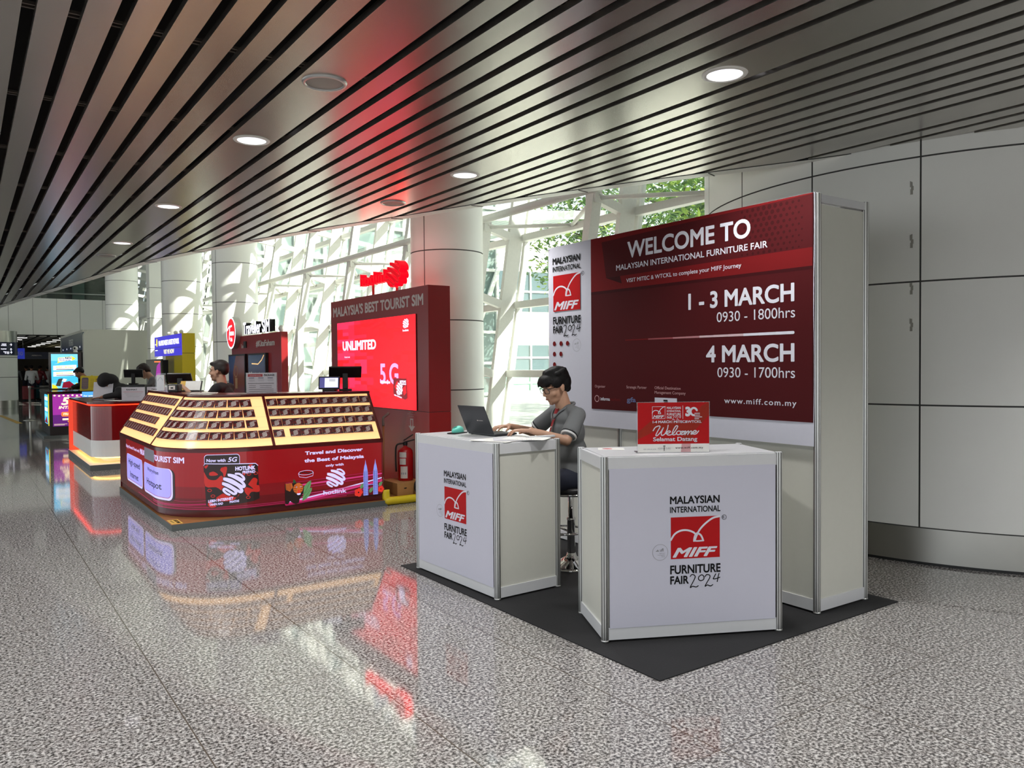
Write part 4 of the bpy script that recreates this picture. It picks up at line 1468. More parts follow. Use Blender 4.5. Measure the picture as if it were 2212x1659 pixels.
g.poly(F, [(cu, cv + .06), (cu + .0, cv + .25), (cu + .34, cv + .25), (cu + .36, cv + .02), (cu + .30, cv)], 'screen_maroon', .015)
g.poly(F, [(cu + .03, cv + .15), (cu + .1, cv + .22), (cu + .15, cv + .18), (cu + .08, cv + .10)], 'screen_red', .0155)
g.poly(F, [(cu + .24, cv + .13), (cu + .32, cv + .17), (cu + .33, cv + .08), (cu + .27, cv + .05)], 'screen_red', .0155)
g.text(F, 'HOTLINK', cu + .17, cv + .20, .024, 'screen_white', width=.16, bold=.05, w=.016)
g.text(F, 'PREPAID', cu + .22, cv + .175, .016, 'screen_white', width=.11, bold=.04, w=.016)
squiggle(g, F, cu + .08, cv + .055, .15, .14, 'screen_white', .014, w=.016)
g.text(F, 'LEBIH INTERNET', cu + .02, cv + .045, .014, 'screen_white', width=.2, bold=.05, w=.016, rise=-.16)
squiggle(g, F, 10.48 - 8.27, 1.94, .14, .10, 'screen_white', .010, w=.014)
g.text(F, 'hotlink', 10.48 - 8.275, 1.90, .022, 'screen_white', width=.15, bold=.03, w=.014)
g.build('led_screen', hb)
g = G('letter_grey')
g.text(F, "MALAYSIA'S BEST TOURIST SIM", 10.48 - 10.40, 2.185, .118, 'letter_grey', width=2.61, bold=.034, w=.001)
g.build('lettering', hb)
g = G('letter_grey')
g.text(F, 'USE IN', 2.32, .955, .014, 'letter_grey', width=.10)
g.text(F, 'EMERGENCY', 2.28, .930, .012, 'letter_grey', width=.18); g.text(F, 'ONLY', 2.31, .905, .012, 'letter_grey', width=.12)
g.poly(F, [(2.34, .885), (2.42, .885), (2.42, .80), (2.46, .80), (2.38, .735), (2.30, .80), (2.34, .80)], 'letter_grey')
g.poly(F, [(2.36, .87), (2.40, .87), (2.40, .81), (2.38, .79), (2.36, .81)], 'red_side', .0014)
g.build('emergency_arrow', hb)
# channel letters standing on the wall
nl = G('neon_red_face')
nl.side = 'neon_red'
Fn = flat((.10, 2.80, 0), (0, -1, 0), (0, 0, 1), (-1, 0, 0))
nl.text(Fn, 'hotlink', 10.48 - 9.52, 2.535, .150, 'neon_red_face', width=.80, bold=.012, spacing=1.12, depth=.085)
sq = smooth_line(SQUIG, 4)
n_ = len(sq)
vs = []
P_ = [Vector((10.48 - 8.70 + x * .36, 2.462 + y * .275)) for x, y in sq]
L_, R_ = [], []
for i in range(n_):
    t = (P_[min(i + 1, n_ - 1)] - P_[max(i - 1, 0)]).normalized()
    nn = Vector((-t.y, t.x)) * .017
    L_.append(P_[i] + nn); R_.append(P_[i] - nn)
for w_ in (.11, 0):
    vs += [Fn(p.x, p.y, w_) for p in L_] + [Fn(p.x, p.y, w_) for p in R_]
nl.add(vs, [(i, n_ + i, n_ + i + 1, i + 1) for i in range(n_ - 1)], 'neon_red_face')
nl.add(vs, [(i, i + 1, 2 * n_ + i + 1, 2 * n_ + i) for i in range(n_ - 1)] + [(n_ + i + 1, n_ + i, 3 * n_ + i, 3 * n_ + i + 1) for i in range(n_ - 1)], 'neon_red')
nl.build('channel_letters', hb)
for yy in (1.62, .95):
    g = G('red_side'); g.box(.09, .115, yy, yy + .025, 2.39, 2.56 if yy > 1.2 else 2.50); g.build('letter_stand', hb)

# fire extinguisher on its box, broom poles, kerb, shopping bag
bx = thing('wooden_box', 'pale wooden box on the floor under the fire extinguisher', 'box', (3.905, 7.80, .0))
g = G('wood_pale'); g.bbox(0, .335, 0, .40, .06, .20, .004); g.build('body', bx)
g = G('black'); g.ell((.10, -.002, .14), (.018, .004, .006)); g.build('hand_hole', bx)
g = G('wood'); g.box(3.70, 4.62, 7.66, 10.5, 0, .058); tag(g.build('floor_board'), 'brown timber platform strip under the fire extinguisher and wooden box', 'platform')
fe = thing('fire_extinguisher', 'red fire extinguisher standing on the pale wooden box', 'fire extinguisher', (4.10, 7.98, .20))
g = G('ext_red'); g.lathe([(.080, 0), (.088, .01), (.088, .30), (.082, .335), (.062, .362), (.03, .375), (.022, .385), (.022, .40)], n=32); g.build('cylinder', fe)
g = G('black'); g.lathe([(.026, .395), (.026, .43)], n=16); g.beam((-.02, 0, .43), (.10, -.03, .455), .022, .012); g.beam((-.02, 0, .45), (.085, -.03, .515), .024, .010); g.build('valve_handle', fe)
g = G('black'); g.path(smooth_line([(-.02, 0, .42), (-.09, .03, .40), (-.10, .04, .28), (-.095, .04, .10)], 6), .010); g.build('hose', fe)
g = G('label_white')
for z0_, z1_, a0, a1 in ((.265, .325, 196, 250), (.185, .255, 198, 246), (.03, .165, 205, 258)):
    k = 8
    vs = [(.0886 * cos(radians(a0 + (a1 - a0) * i / k)), .0886 * sin(radians(a0 + (a1 - a0) * i / k)), z) for i in range(k + 1) for z in (z0_, z1_)]
    g.add(vs, [(2 * i, 2 * i + 2, 2 * i + 3, 2 * i + 1) for i in range(k)], 'label_white')
Fe = lambda u, v, w: Vector(((.0890 + w) * cos(radians(u * 640)), (.0890 + w) * sin(radians(u * 640)), v))
for zz, uu in ((.30, .318), (.285, .318), (.235, .318), (.21, .33), (.15, .34)): g.rect(Fe, uu, zz, uu + .045, zz + .004, 'ink_grey', .0002)
for k in range(3): g.poly(Fe, ellipse(.335 + .022 * k, .085, .007, .014, 10), 'ink_grey', .0002)
g.build('label', fe)
g = G('yellow_paint'); g.path(smooth_line([(3.715, 7.70, .16), (3.715, 7.675, .055), (3.75, 7.655, .045), (4.3, 7.645, .045), (4.64, 7.645, .045)], 5), .043, 14)
tag(g.build('yellow_floor_guard'), 'yellow padded guard along the floor edge right of the red kiosk', 'floor guard')
for k, (x, y, m, h_, lab) in enumerate(((3.80, 8.52, 'smoke_grey', 1.02, 'taller grey-capped mop pole leaning behind the red kiosk right end'), (4.00, 8.36, 'wood_pale', .86, 'shorter hooked broom pole leaning behind the red kiosk right end'))):
    t = thing('cleaning_pole', lab, 'broom', (x, y, .058), 0, 'cleaning poles behind the red kiosk')
    g = G(m); g.tube((0, 0, .04), (.02, .01, h_ - .1), .012); g.build('pole', t)
    g = G('smoke_grey')
    if k: g.path(smooth_line([(.02, .01, h_ - .12), (.022, .01, h_ - .03), (.05, 0, h_), (.085, -.01, h_ + .03)], 5), .016)
    else: g.tube((.02, .01, h_ - .12), (.022, .01, h_), .019)
    g.build('grip', t)
    g = G('black'); g.bbox(-.10, .10, -.03, .03, 0, .06, .01); g.build('brush_head', t)
bg = thing('paper_bag', 'orange and white bag slumped by the broom poles', 'bag', (3.755, 8.06, .058))
g = G('poster_orange'); g.ell((0, 0, .09), (.08, .06, .10)); g.ell((.05, -.02, .17), (.05, .05, .07), 'paper_shade'); g.build('body', bg)
g = G('black'); g.bbox(.10, .22, -.06, .06, 0, .02, .006); g.build('flap', bg)
db = thing('dark_bag', 'black backpack lying in front of the wooden box under the fire extinguisher', 'bag', (4.16, 7.725, .058))
g = G('cloth_black'); g.ell((0, 0, .10), (.085, .06, .10)); g.build('body', db)
g = G('cloth_black'); g.path(smooth_line([(-.06, -.03, .05), (-.09, -.05, .12), (-.04, -.05, .19)], 5), .012); g.build('strap', db)

# things standing on the kiosk top
KT = kz2 + .018
def monitor(name, label, loc, rz, w_, h_, tilt, screen, base_h, group=None):
    t = thing(name, label, 'point of sale screen', loc, rz, group)
    g = G('black'); g.bbox(-.07, .07, -.06, .06, 0, .02, .006); g.build('foot', t)
    g = G('black'); g.bbox(-.03, .03, -.02, .02, .02, base_h + h_ / 2, .006); g.build('stand', t)
    T = Matrix.Translation((0, -.03, base_h)) @ Matrix.Rotation(radians(tilt), 4, 'X')
    g = G('black'); g.bbox(-w_ / 2, w_ / 2, -.012, .012, 0, h_, .005, T=T); s_ = g.build('housing', t)
    if screen:
        g = G(screen); g.box(-w_ / 2 + .014, w_ / 2 - .014, -.0135, -.0122, .014, h_ - .014, 'lcd_indigo' if screen == 'lcd_white' else screen, T=T)
        if screen == 'lcd_white':
            g.box(-w_ / 2 + .07, w_ / 2 - .02, -.0145, -.0136, .02, h_ - .02, 'lcd_white', T=T)
            for z in (h_ * .72, h_ * .62): g.box(.0, .07, -.0152, -.0146, z, z + .006, 'lcd_ink', T=T)
        g.build('screen', s_)
    return t
monitor('payment_screen', 'customer-facing screen with white and violet page on the red kiosk', (3.35, 8.33, KT), radians(-33), .235, .145, -12, 'lcd_white', .02)
monitor('cashier_monitor', 'black cashier monitor seen from behind above the customer-facing screen', (3.54, 8.34, KT), radians(160), .36, .15, -38, None, .15)
sh_ = thing('package_notice', 'grey PACKAGE price notice in an acrylic holder on the red kiosk', 'notice', (2.43, 8.33, KT), radians(-26))
g = G('acrylic'); g.box(0, .315, 0, .008, 0, .215); g.box(0, .315, -.02, .07, 0, .004); g.build('acrylic_holder', sh_)
g = G('paper_shade'); g.box(.006, .309, -.002, -.0005, .004, .211, 'paper_shade')
F = flat((0, -.002, 0))
g.rect(F, .02, .172, .17, .200, 'red_side', .0005); g.text(F, 'UNLIMITED DATA', .04, .181, .007, 'ink_white', width=.11)
g.text(F, 'PACKAGE', .185, .180, .018, 'ink_black', width=.105, bold=.03)
for k in range(3):
    g.rect(F, .03 + .095 * k, .155, .085 + .095 * k, .161, 'blue_navy', .0005)
    for q in range(2): g.rect(F, .03 + .095 * k, .137 - .011 * q, .09 + .095 * k, .140 - .011 * q, 'ink_grey', .0005)
g.rect(F, .02, .100, .285, .104, 'ink_black', .0005)
for q in range(4): g.rect(F, .03, .078 - .02 * q, .10 if q < 2 else .28, .081 - .02 * q, 'ink_black', .0005); g.rect(F, .14, .078 - .02 * q, .26, .081 - .02 * q, 'ink_black', .0005)
g.build('sheet', sh_)
# small card terminal, papers, brochure rack, acrylic box
g = G('paper'); g.bbox(-.13, .13, -.09, .09, 0, .006, .001); tag(g.build('document_stack', loc=(2.08, 8.62, KT), rotz=radians(-20)), 'thin stack of white documents on the kiosk in front of the clerk', 'paper')
ct = thing('card_terminal', 'black and white card terminal beside the beige brochure stand on the red kiosk', 'card terminal', (1.94, 9.34, KT), radians(-35))
g = G('black'); g.bbox(-.06, .06, -.06, .06, 0, .09, .012); g.build('body', ct)
g = G('label_white'); g.box(-.04, .03, -.063, -.0605, .03, .075); g.box(-.02, .01, -.0645, -.0632, .042, .056, 'ink_black'); g.build('screen', ct)
br = thing('brochure_stand', 'tilted beige brochure stand behind the black card terminal on the red kiosk', 'brochure stand', (2.12, 9.44, KT), radians(-35))
T = Matrix.Rotation(radians(-25), 4, 'X')
g = G('black'); g.box(-.125, .125, 0, .012, 0, .135, T=T); g.box(-.125, .125, -.03, .09, 0, .012); g.build('stand', br)
g = G('wood_pale'); g.box(-.115, .115, -.008, -.001, .014, .128, 'paper', T=T); g.box(-.115, -.06, -.010, -.0082, .014, .128, 'yellow_sticker', T=T); g.build('brochure', br)
monitor('cashier_monitor', 'black cashier monitor tilted away on the red kiosk, beside the brochure stand', (2.08, 9.72, KT), radians(150), .27, .13, -35, None, .10)
ab = thing('acrylic_holder', 'tall clear leaflet holder with white sheet at the left end of the red kiosk', 'leaflet holder', (1.92, 10.0, KT), radians(-35))
g = G('acrylic'); g.box(-.05, .05, -.03, .03, 0, .005); g.box(-.05, .05, .026, .03, 0, .21); g.box(-.05, .05, -.03, -.026, 0, .18); g.build('holder', ab)
g = G('paper'); g.box(-.045, .045, -.004, .004, .006, .19); g.stroke(flat((0, -.004, 0)), [(-.03 + .06 * i / 10, .12 + .04 * sin(pi * i / 10)) for i in range(11)], .004, 'ink_grey'); g.build('leaflet', ab)

# ================================================================== ceiling fittings
def downlight(x, y, label, lamp=True):
    t = thing('ceiling_downlight', label, 'ceiling light', (x, y, CEIL), 0, 'round downlights in the slatted ceiling')
    g = G('white_paint'); g.lathe([(.098, -.001), (.100, -.007), (.122, -.005), (.126, .0)], n=40, cap0=False, cap1=False); g.build('trim_ring', t)
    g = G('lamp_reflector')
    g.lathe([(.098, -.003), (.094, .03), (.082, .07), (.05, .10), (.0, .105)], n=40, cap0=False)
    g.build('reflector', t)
    g = G('lamp')
    g.path(smooth_line([(-.045, -.012, .07), (.02, -.014, .066), (.045, 0, .062), (.02, .014, .066), (-.045, .012, .07)], 6), .011, 10)
    g.lathe([(.0905, -.002), (.096, -.002)], n=40, cap0=False, cap1=False)
    g.build('lamp', t)
    if lamp:
        ld = bpy.data.lights.new('downlight_beam', 'SPOT')
        ld.energy = DOWNLIGHT_W * 4
        ld.spot_size = radians(126)
        ld.spot_blend = 0.7
        ld.shadow_soft_size = 0.09
        ld.color = (1.0, 0.985, 0.97)
        lo_ = bpy.data.objects.new('downlight_beam', ld)
        COL.objects.link(lo_)
        lo_.parent = t
        lo_.location = (0, 0, -.02)
    return t
for x, y, lab in ((3.505, 2.92, 'round downlight above the red WELCOME TO wall, nearest on its wide slat'), (3.505, 5.67, 'round downlight on the wide slat left of the welcome wall, between it and the speaker'),
                  (1.71, 5.63, 'largest lit downlight on the slat above the red kiosk, beside the first round speaker'), (1.71, 8.37, 'second downlight down the slat above the red kiosk'),
                  (1.71, 11.12, 'farthest lit downlight, beside the small far speaker'), (1.71, 2.88, 'downlight cut by the top edge of the picture')):
    downlight(x, y, lab)
def speaker(x, y, label):
    t = thing('ceiling_speaker', label, 'speaker', (x, y, CEIL), 0, 'round speakers in the slatted ceiling')
    g = G('alu'); g.lathe([(.105, -.001), (.107, -.012), (.122, -.010), (.126, .0)], n=40, cap0=False, cap1=False); g.build('trim_ring', t)
    g = G('smoke_grey'); g.lathe([(.107, -.004), (.08, -.007), (.0, -.008)], n=40, cap0=False); g.build('grille', t)
speaker(1.71, 4.266, 'largest round speaker grille, on the slat above the red kiosk')
speaker(3.505, 7.02, 'round speaker grille glowing red above the hotlink advertising wall'.replace('hotlink ', ''))
speaker(1.71, 12.468, 'smallest round speaker grille, beside the farthest downlight')
# unseen downlights of the same kind, the last ones added to brighten the right
for x, y in ((1.71, .13), (3.505, .17), (3.505, -2.6), (1.71, -2.6), (-.085, .13), (-.085, 2.88), (-.085, 5.63), (-1.88, 1.5), (-1.88, 4.2), (-.085, 8.4), (-3.6, 2.8), (-.085, -2.6), (-1.88, 11), (-.085, 14), (-1.88, 20), (5.30, .17), (5.30, -2.6), (3.505, -5.3), (1.71, -5.3), (-.085, -5.3)):
    downlight(x, y, 'round downlight in the slatted ceiling outside the picture')

# ================================================================== red telecom kiosk with glowing counter
tk = thing('telecom_counter', 'red and white counter with glowing red edge and warm light along its base', 'counter', (0, 0, 0))
def rounded(x0, y0, x1, y1, r):
    P = [(x0, y1)]
    P += [(x0 + r - r * cos(a), y0 + r - r * sin(a)) for a in [pi / 2 * i / 10 for i in range(11)]]
    return P + [(x1, y0), (x1, y0 + .65), (x0 + .65, y0 + .65), (x0 + .65, y1)]
g = G('red_gloss'); g.prism(rounded(1.56, 13.02, 3.7, 15.55, .30), .42, .93, 'red_gloss')
g.build('upper_body', tk)
g = G('panel_white'); g.prism(rounded(1.555, 13.015, 3.7, 15.55, .30), .17, .42, 'panel_white'); g.build('lower_body', tk)
g = G('panel_white'); g.prism(rounded(1.75, 13.21, 3.6, 15.5, .25), .085, .17, 'panel_white'); g.build('recessed_base', tk)
g = G('strip_warm')
pts = [(p[0], p[1], .155) for p in rounded(1.62, 13.08, 3.7, 15.5, .28)[:12]] + [(3.68, 13.08, .155)]
g.path(pts, .008, 6); g.build('base_light_strip', tk)
g = G('maroon'); g.prism(rounded(1.51, 12.97, 3.72, 15.6, .33), .965, .995, 'maroon'); g.build('counter_top', tk)
g = G('strip_red')
pts = [(p[0], p[1], .950) for p in rounded(1.545, 13.005, 3.7, 15.5, .31)[:12]] + [(3.7, 13.005, .950)]
g.path(pts, .011, 6); g.build('edge_light_strip', tk)
g = G('orange_glow'); g.box(1.50, 2.1, 15.56, 15.64, .085, .965); g.build('end_panel', tk)
g = G('edge_grey'); g.prism([(1.495, 15.72), (1.495, 12.86), (3.8, 12.86), (3.8, 15.72)], 0, .083, 'edge_grey', 'panel_white'); g.build('platform', tk)

tw = thing('telecom_backdrop', 'dark red telecom wall with round red logo, white Traveller SIM letters and two dark posters', 'display wall', (4.25, 12.60, 0))
g = G('red_gloss'); g.bbox(0, .115, 0, 2.86, .06, 2.075, .008, 'red_dark'); g.box(0, .8, -.0, 2.9, 0, .06, 'edge_grey'); g.build('cabinet', tw)
F = flat((0, 2.86, 0), (0, -1, 0), (0, 0, 1), (-1, 0, 0))   # u = 15.46 - Y
g = G('sign_white')
g.side = 'ink_black'
g.text(F, 'Traveller SIM', 15.46 - 14.55, 2.10, .20, 'sign_white', width=1.50, bold=.03, w=-.06, depth=.10); g.build('channel_letters', tw)
g = G('letter_grey'); g.text(F, '#KitaFaham', 1.55, 1.86, .10, 'letter_grey', width=1.0, bold=.02, depth=.008)
g.text(F, 'Tune', .62, 1.85, .07, 'letter_grey', width=.18, bold=.02); g.box(-.02, 0, 1.88, 2.02, 1.85, 1.97, 'black'); g.build('slogan_lettering', tw)
lg = G('tune_red')
T = Matrix.Translation((-.03, 15.16 - 12.60, 2.145)) @ Matrix.Rotation(-pi / 2, 4, 'Y')
lg.lathe([(.300, -.06), (.300, .06)], n=48, m='alu', T=T)
Fc = flat((-.09, 15.16 - 12.60, 2.145), (0, -1, 0), (0, 0, 1), (-1, 0, 0))
lg.poly(Fc, ellipse(0, 0, .300, .300, 48), 'tune_white', .001); lg.poly(Fc, ellipse(0, 0, .268, .268, 48), 'tune_red', .002)
lg.stroke(Fc, smooth_line([(-.23, .06), (-.12, .11), (.06, .13)], 5), .036, 'tune_white', .003); lg.stroke(Fc, smooth_line([(-.06, .11), (-.10, 0), (-.12, -.12)], 5), .034, 'tune_white', .003)
lg.text(Fc, 'une', -.06, -.045, .10, 'tune_white', width=.26, bold=.03, w=.003); lg.text(Fc, 'Talk', -.06, -.155, .062, 'tune_white', width=.16, bold=.03, w=.003)
lg.build('round_logo', tw)
for k, (u0_, u1_, m, lab) in enumerate(((-.05, 1.02, 'poster_blue', 'dark blue and orange poster'), (1.20, 2.20, 'poster_violet', 'dark violet poster with tower print'))):
    g = G('black'); g.box(-.05, 0, 2.86 - u1_, 2.86 - u0_, .95, 1.74 - .0 * k)
    p_ = g.build('poster_frame', tw)
    g = G(m)
    g.rect(F, u0_ + .03, .98, u1_ - .03, 1.71, m, .051)
    if k == 0:
        g.poly(F, [(u0_ + .35, .98), (u1_ - .03, .98), (u1_ - .03, 1.71), (u0_ + .5, 1.71), (u0_ + .30, 1.4)], 'poster_orange', .052)
        g.stroke(F, ellipse(.45, 1.42, .11, .10, 20), .02, 'wood_pale', .0535, closed=True); g.rect(F, .40, 1.1, .55, 1.3, 'wood_pale', .0535)
        g.rect(F, u0_ + .03, .98, u0_ + .35, 1.18, 'blue_navy', .0525)
    else:
        g.text(F, '35', u0_ + .06, 1.28, .13, 'letter_grey', width=.2, bold=.03, w=.053)
        g.stroke(F, [(1.45, 1.56), (1.80, 1.55), (2.0, 1.62), (2.12, 1.70)], .018, 'glow_cream', .054)
        for q in (.42, .62): g.poly(F, [(u0_ + q, .98), (u0_ + q, 1.3), (u0_ + q + .05, 1.42), (u0_ + q + .1, 1.3), (u0_ + q + .1, .98)], 'smoke_grey', .0525)
        g.rect(F, u0_ + .04, 1.05, u0_ + .25, 1.2, 'red_dark', .053)
    g.build('poster', p_, label=lab)
g = G('white_paint'); g.ell((.05, .12, 2.13), (.05, .05, .055)); g.lathe([(.03, 0), (.035, .03), (.02, .05)], (.05, .12, 2.075), 16); g.build('camera', tw)
# cards and monitor on that counter
for k, (x, y, rz, s_, lab) in enumerate(((2.13, 13.12, -30, 'RAHMAT', 'white printed notice standing near the rounded corner display of the red kiosk'), (2.46, 12.98, -30, 'PACKAGE', 'second white notice, half hidden by the leaflet holder'))):
    t = thing('standing_notice', lab, 'notice', (x, y, .995), radians(rz))
    g = G('acrylic'); g.box(-.175, .175, 0, .006, 0, .215); g.box(-.175, .175, -.03, .06, 0, .004); g.build('holder', t)
    g = G('paper_shade'); g.box(-.17, .17, -.002, -.0005, .004, .211); F2 = flat((0, -.002, 0))
    g.text(F2, s_, -.10, .165, .018, 'ink_black', width=.16, bold=.03)
    for q in range(4): g.rect(F2, -.15 + .02 * q, .138 - .024 * q, .15 - .02 * q, .142 - .024 * q, 'ink_red' if q == 0 else 'ink_grey', .0005)
    g.build('sheet', t)
monitor('till_monitor', 'black till monitor on a printer at the back of the glowing red counter', (2.40, 14.75, 1.22), radians(160), .30, .14, -18, None, .12)
g = G('black'); g.bbox(-.30, .24, -.16, .16, 0, .10, .01); g.box(-.28, .22, -.14, .14, -1.03, 0)
tag(g.build('back_cabinet', loc=(2.42, 14.75, 1.118), rotz=radians(-35)), 'low black cabinet carrying the till monitor behind the glowing red counter', 'cabinet')
fl_ = thing('flyer_stand', 'lilac back-lit sheet leaning beside the bent person in black head scarf', 'flyer', (1.82, 14.0, .995), radians(-30))
g = G('paper_shade'); g.box(-.15, .15, 0, .004, 0, .29, T=Matrix.Rotation(radians(-12), 4, 'X')); g.box(-.15, .15, .0, .10, 0, .003); g.build('sheet', fl_)
g = G('paper'); g.bbox(-.15, .15, -.1, .1, 0, .004, .001); tag(g.build('white_form', loc=(1.95, 13.45, .995), rotz=radians(-50)), 'white form on the glowing red counter under the hand of the bent person', 'paper')

# ================================================================== yellow and blue kiosk
yk = thing('yellow_kiosk', 'yellow kiosk pillar with blue illuminated header sign', 'kiosk', (4.25, 19.62, 0))
g = G('yellow_panel'); g.box(0, .295, 0, .88, 0, 1.84); g.box(0, .295, 0, .88, 1.85, 2.32); g.box(.01, .28, .01, .87, 1.83, 1.86, 'black'); g.box(.24, .295, .88, 3.05, 0, 1.9); g.box(.02, .29, .88, 3.05, 1.85, 2.31); g.build('cabinet', yk)
F = flat((0, 3.05, 0), (0, -1, 0), (0, 0, 1), (-1, 0, 0))
g = G('sign_blue'); g.box(-.03, 0, 0, 3.05, 1.80, 2.31); g.box(-.032, -.03, 0, 3.05, 1.985, 1.993, 'blue_navy')
g.text(F, "MALAYSIA'S WIDEST & FASTEST NETWORK", .55, 2.08, .12, 'sign_white', width=2.35, bold=.03, w=.032)
g.text(F, 'VISIT ME NOW', 1.15, 1.86, .10, 'sign_yellow', width=1.2, bold=.03, w=.032)
g.poly(F, ellipse(.32, 2.16, .09, .11), 'lcd_yellow', .032); g.rect(F, .1, 2.10, .22, 2.13, 'sign_white', .032); g.rect(F, .1, 1.95, .4, 1.97, 'sign_white', .032); g.build('header_sign', yk)
for q in (.5, 1.1, 1.9):
    g = G('white_paint'); g.ell((.1, q, 2.37), (.05, .06, .05)); g.build('spot_lamp', yk)
sc = thing('wall_screen', 'dark display screen with purple picture on the yellow kiosk', 'screen', (4.05, 20.75, 1.0))
g = G('black_gloss'); g.box(-.04, 0, 0, 1.95, 0, .72); g.box(0, .18, .3, .6, .1, .7, 'black'); g.build('housing', sc)
Fs = flat((-.04, 1.95, 0), (0, -1, 0), (0, 0, 1), (-1, 0, 0))
g = G('lcd_indigo'); g.rect(Fs, .03, .03, 1.92, .69, 'smoke_grey', .001); g.poly(Fs, [(1.2, .2), (1.4, .55), (1.8, .66), (1.85, .3), (1.5, .05)], 'lcd_purple', .002); g.rect(Fs, 1.1, .64, 1.85, .67, 'lcd_orange', .002); g.build('screen', sc)

# black LED counter and poster screen at that kiosk
bc_ = thing('led_counter', 'black counter with purple 5G INTERNET LED panel at the far end of the kiosk row', 'counter', (1.50, 19.53, 0))
g = G('black'); g.prism([(.02, .02), (2.2, .02), (2.2, .62), (.62, .62), (.62, 2.1), (.02, 2.1)], .055, .97); g.prism([(-.02, -.03), (2.25, -.03), (2.25, .66), (.66, .66), (.66, 2.15), (-.02, 2.15)], .97, 1.005, 'black_gloss'); g.box(-.10, 2.3, -.05, 2.2, 0, .055, 'edge_grey'); g.build('body', bc_)
F = flat((0, .02, 0))
g = G('lcd_purple'); g.rect(F, .08, .25, .86, .945, 'lcd_purple', .004); g.rect(F, .08, .25, .86, .50, 'lcd_purple_dark', .005)
g.text(F, '5G', .24, .72, .15, 'lcd_cream', width=.40, bold=.04, shear=.2, w=.007); g.text(F, 'INTERNET', .19, .63, .055, 'lcd_cream', width=.50, bold=.04, shear=.2, w=.007)
g.poly(F, rrect(.24, .46, .72, .56, .03), 'lcd_orange', .007); g.text(F, 'FROM RM25', .28, .49, .045, 'lcd_cream', width=.4, bold=.03, w=.009)
g.rect(F, .26, .38, .40, .42, 'lcd_cream', .007); g.rect(F, .45, .39, .62, .41, 'lcd_orange', .007); g.rect(F, .36, .34, .55, .36, 'lcd_yellow', .007)
for k in range(9): g.poly(F, ellipse(.12 + .085 * k, .92 - .01 * (k % 2), .022, .018, 10), 'lcd_cream', .007)
for k in range(2): g.rect(F, .10, .275 + .02 * k, .30 + .05 * k, .281 + .02 * k, 'lcd_cream', .007)
g.build('front_screen', bc_)
Fl_ = flat((.02, 2.1, 0), (0, -1, 0), (0, 0, 1), (-1, 0, 0))
g = G('lcd_blue'); g.poly(Fl_, rrect(.9, .28, 1.75, .93, .1), 'lcd_blue', .004)
for k, m in enumerate(('lcd_white', 'lcd_sky', 'lcd_white', 'lcd_sky')): g.rect(Fl_, 1.0, .80 - .12 * k, 1.68, .88 - .12 * k, m, .006)
g.poly(Fl_, [(.95, .30), (1.7, .30), (1.4, .45)], 'lcd_crimson', .006); g.rect(Fl_, 1.82, .26, 2.0, .95, 'lcd_yellow', .004); g.build('side_screen', bc_)
g = G('lcd_blue_card'); g.box(.64, 1.0, -.045, -.035, .80, .99, 'lcd_blue_card'); g.text(flat((0, -.045, 0)), 'For assistance', .67, .885, .03, 'lcd_white', width=.30, bold=.02); g.build('blue_plate', bc_)
ps = thing('poster_screen', 'tall black poster screen with bright blue NO1 advert standing behind the black counter', 'screen', (1.72, 21.3, 1.006))
g = G('black_gloss'); g.box(-.06, .62, 0, .08, 0, .88); g.build('housing', ps)
F = flat((0, 0, 0))
g = G('lcd_blue'); g.rect(F, -.01, .03, .54, .84, 'lcd_blue', .001); g.rect(F, -.01, .03, .54, .16, 'lcd_sky', .002); g.rect(F, -.01, .68, .54, .84, 'lcd_sky', .0015)
g.poly(F, [(.05, .60), (.12, .62), (.13, .755), (.40, .78), (.40, .80), (.50, .735), (.41, .675), (.40, .70), (.16, .64)], 'lcd_yellow', .003); g.poly(F, [(.14, .655), (.14, .745), (.42, .772), (.42, .69)], 'lcd_white', .004)
g.text(F, 'NO1', .28, .722, .045, 'lcd_ink', width=.13, bold=.04, w=.005); g.text(F, 'MALAYSIA', .15, .715, .025, 'lcd_ink', width=.12, bold=.03, w=.005); g.text(F, 'TRAVELLER SIM', .15, .68, .022, 'lcd_ink', width=.24, bold=.03, w=.005)
for v, s_ in ((.455, 'RM25 / 30 Days'), (.31, 'RM15 / 7 Days')):
    g.poly(F, [(.03, v), (.51, v + .02), (.51, v + .13), (.03, v + .11)], 'lcd_white', .003); g.text(F, s_, .09, v + .06, .03, 'lcd_yellow', width=.35, bold=.04, w=.005); g.rect(F, .09, v + .02, .45, v + .034, 'lcd_ink', .005)
for p_, m in (([(.0, .03), (.0, .13), (.08, .10), (.12, .03)], 'lcd_yellow'), ([(.07, .09), (.13, .25), (.22, .27), (.17, .08)], 'smoke_grey'), ([(.20, .04), (.23, .17), (.36, .20), (.45, .12), (.5, .04)], 'lcd_crimson'), ([(.44, .04), (.5, .16), (.54, .14), (.54, .04)], 'lcd_yellow'), ([(.2, .20), (.24, .26), (.31, .24), (.27, .18)], 'lcd_white')): g.poly(F, p_, m, .005)
g.build('screen', ps)
wc = thing('pan_camera', 'small white round camera on top of the blue poster screen', 'camera', (2.22, 21.34, 1.888))
g = G('white_paint'); g.lathe([(.05, 0), (.045, .03), (.03, .05)], n=16); g.ell((0, 0, .09), (.055, .055, .055)); g.build('body', wc)
g = G('black'); g.ell((-.02, -.045, .095), (.025, .02, .025)); g.build('lens', wc)
pc = thing('price_board', 'yellow price board with purple columns leaning on the black LED counter', 'notice', (2.34, 19.95, 1.005), radians(-25))
g = G('lcd_yellow'); T = Matrix.Rotation(radians(-8), 4, 'X'); g.box(-.20, .20, 0, .012, 0, .33, 'yellow_panel', T=T); g.box(-.20, .20, 0, .1, 0, .01, 'yellow_panel')
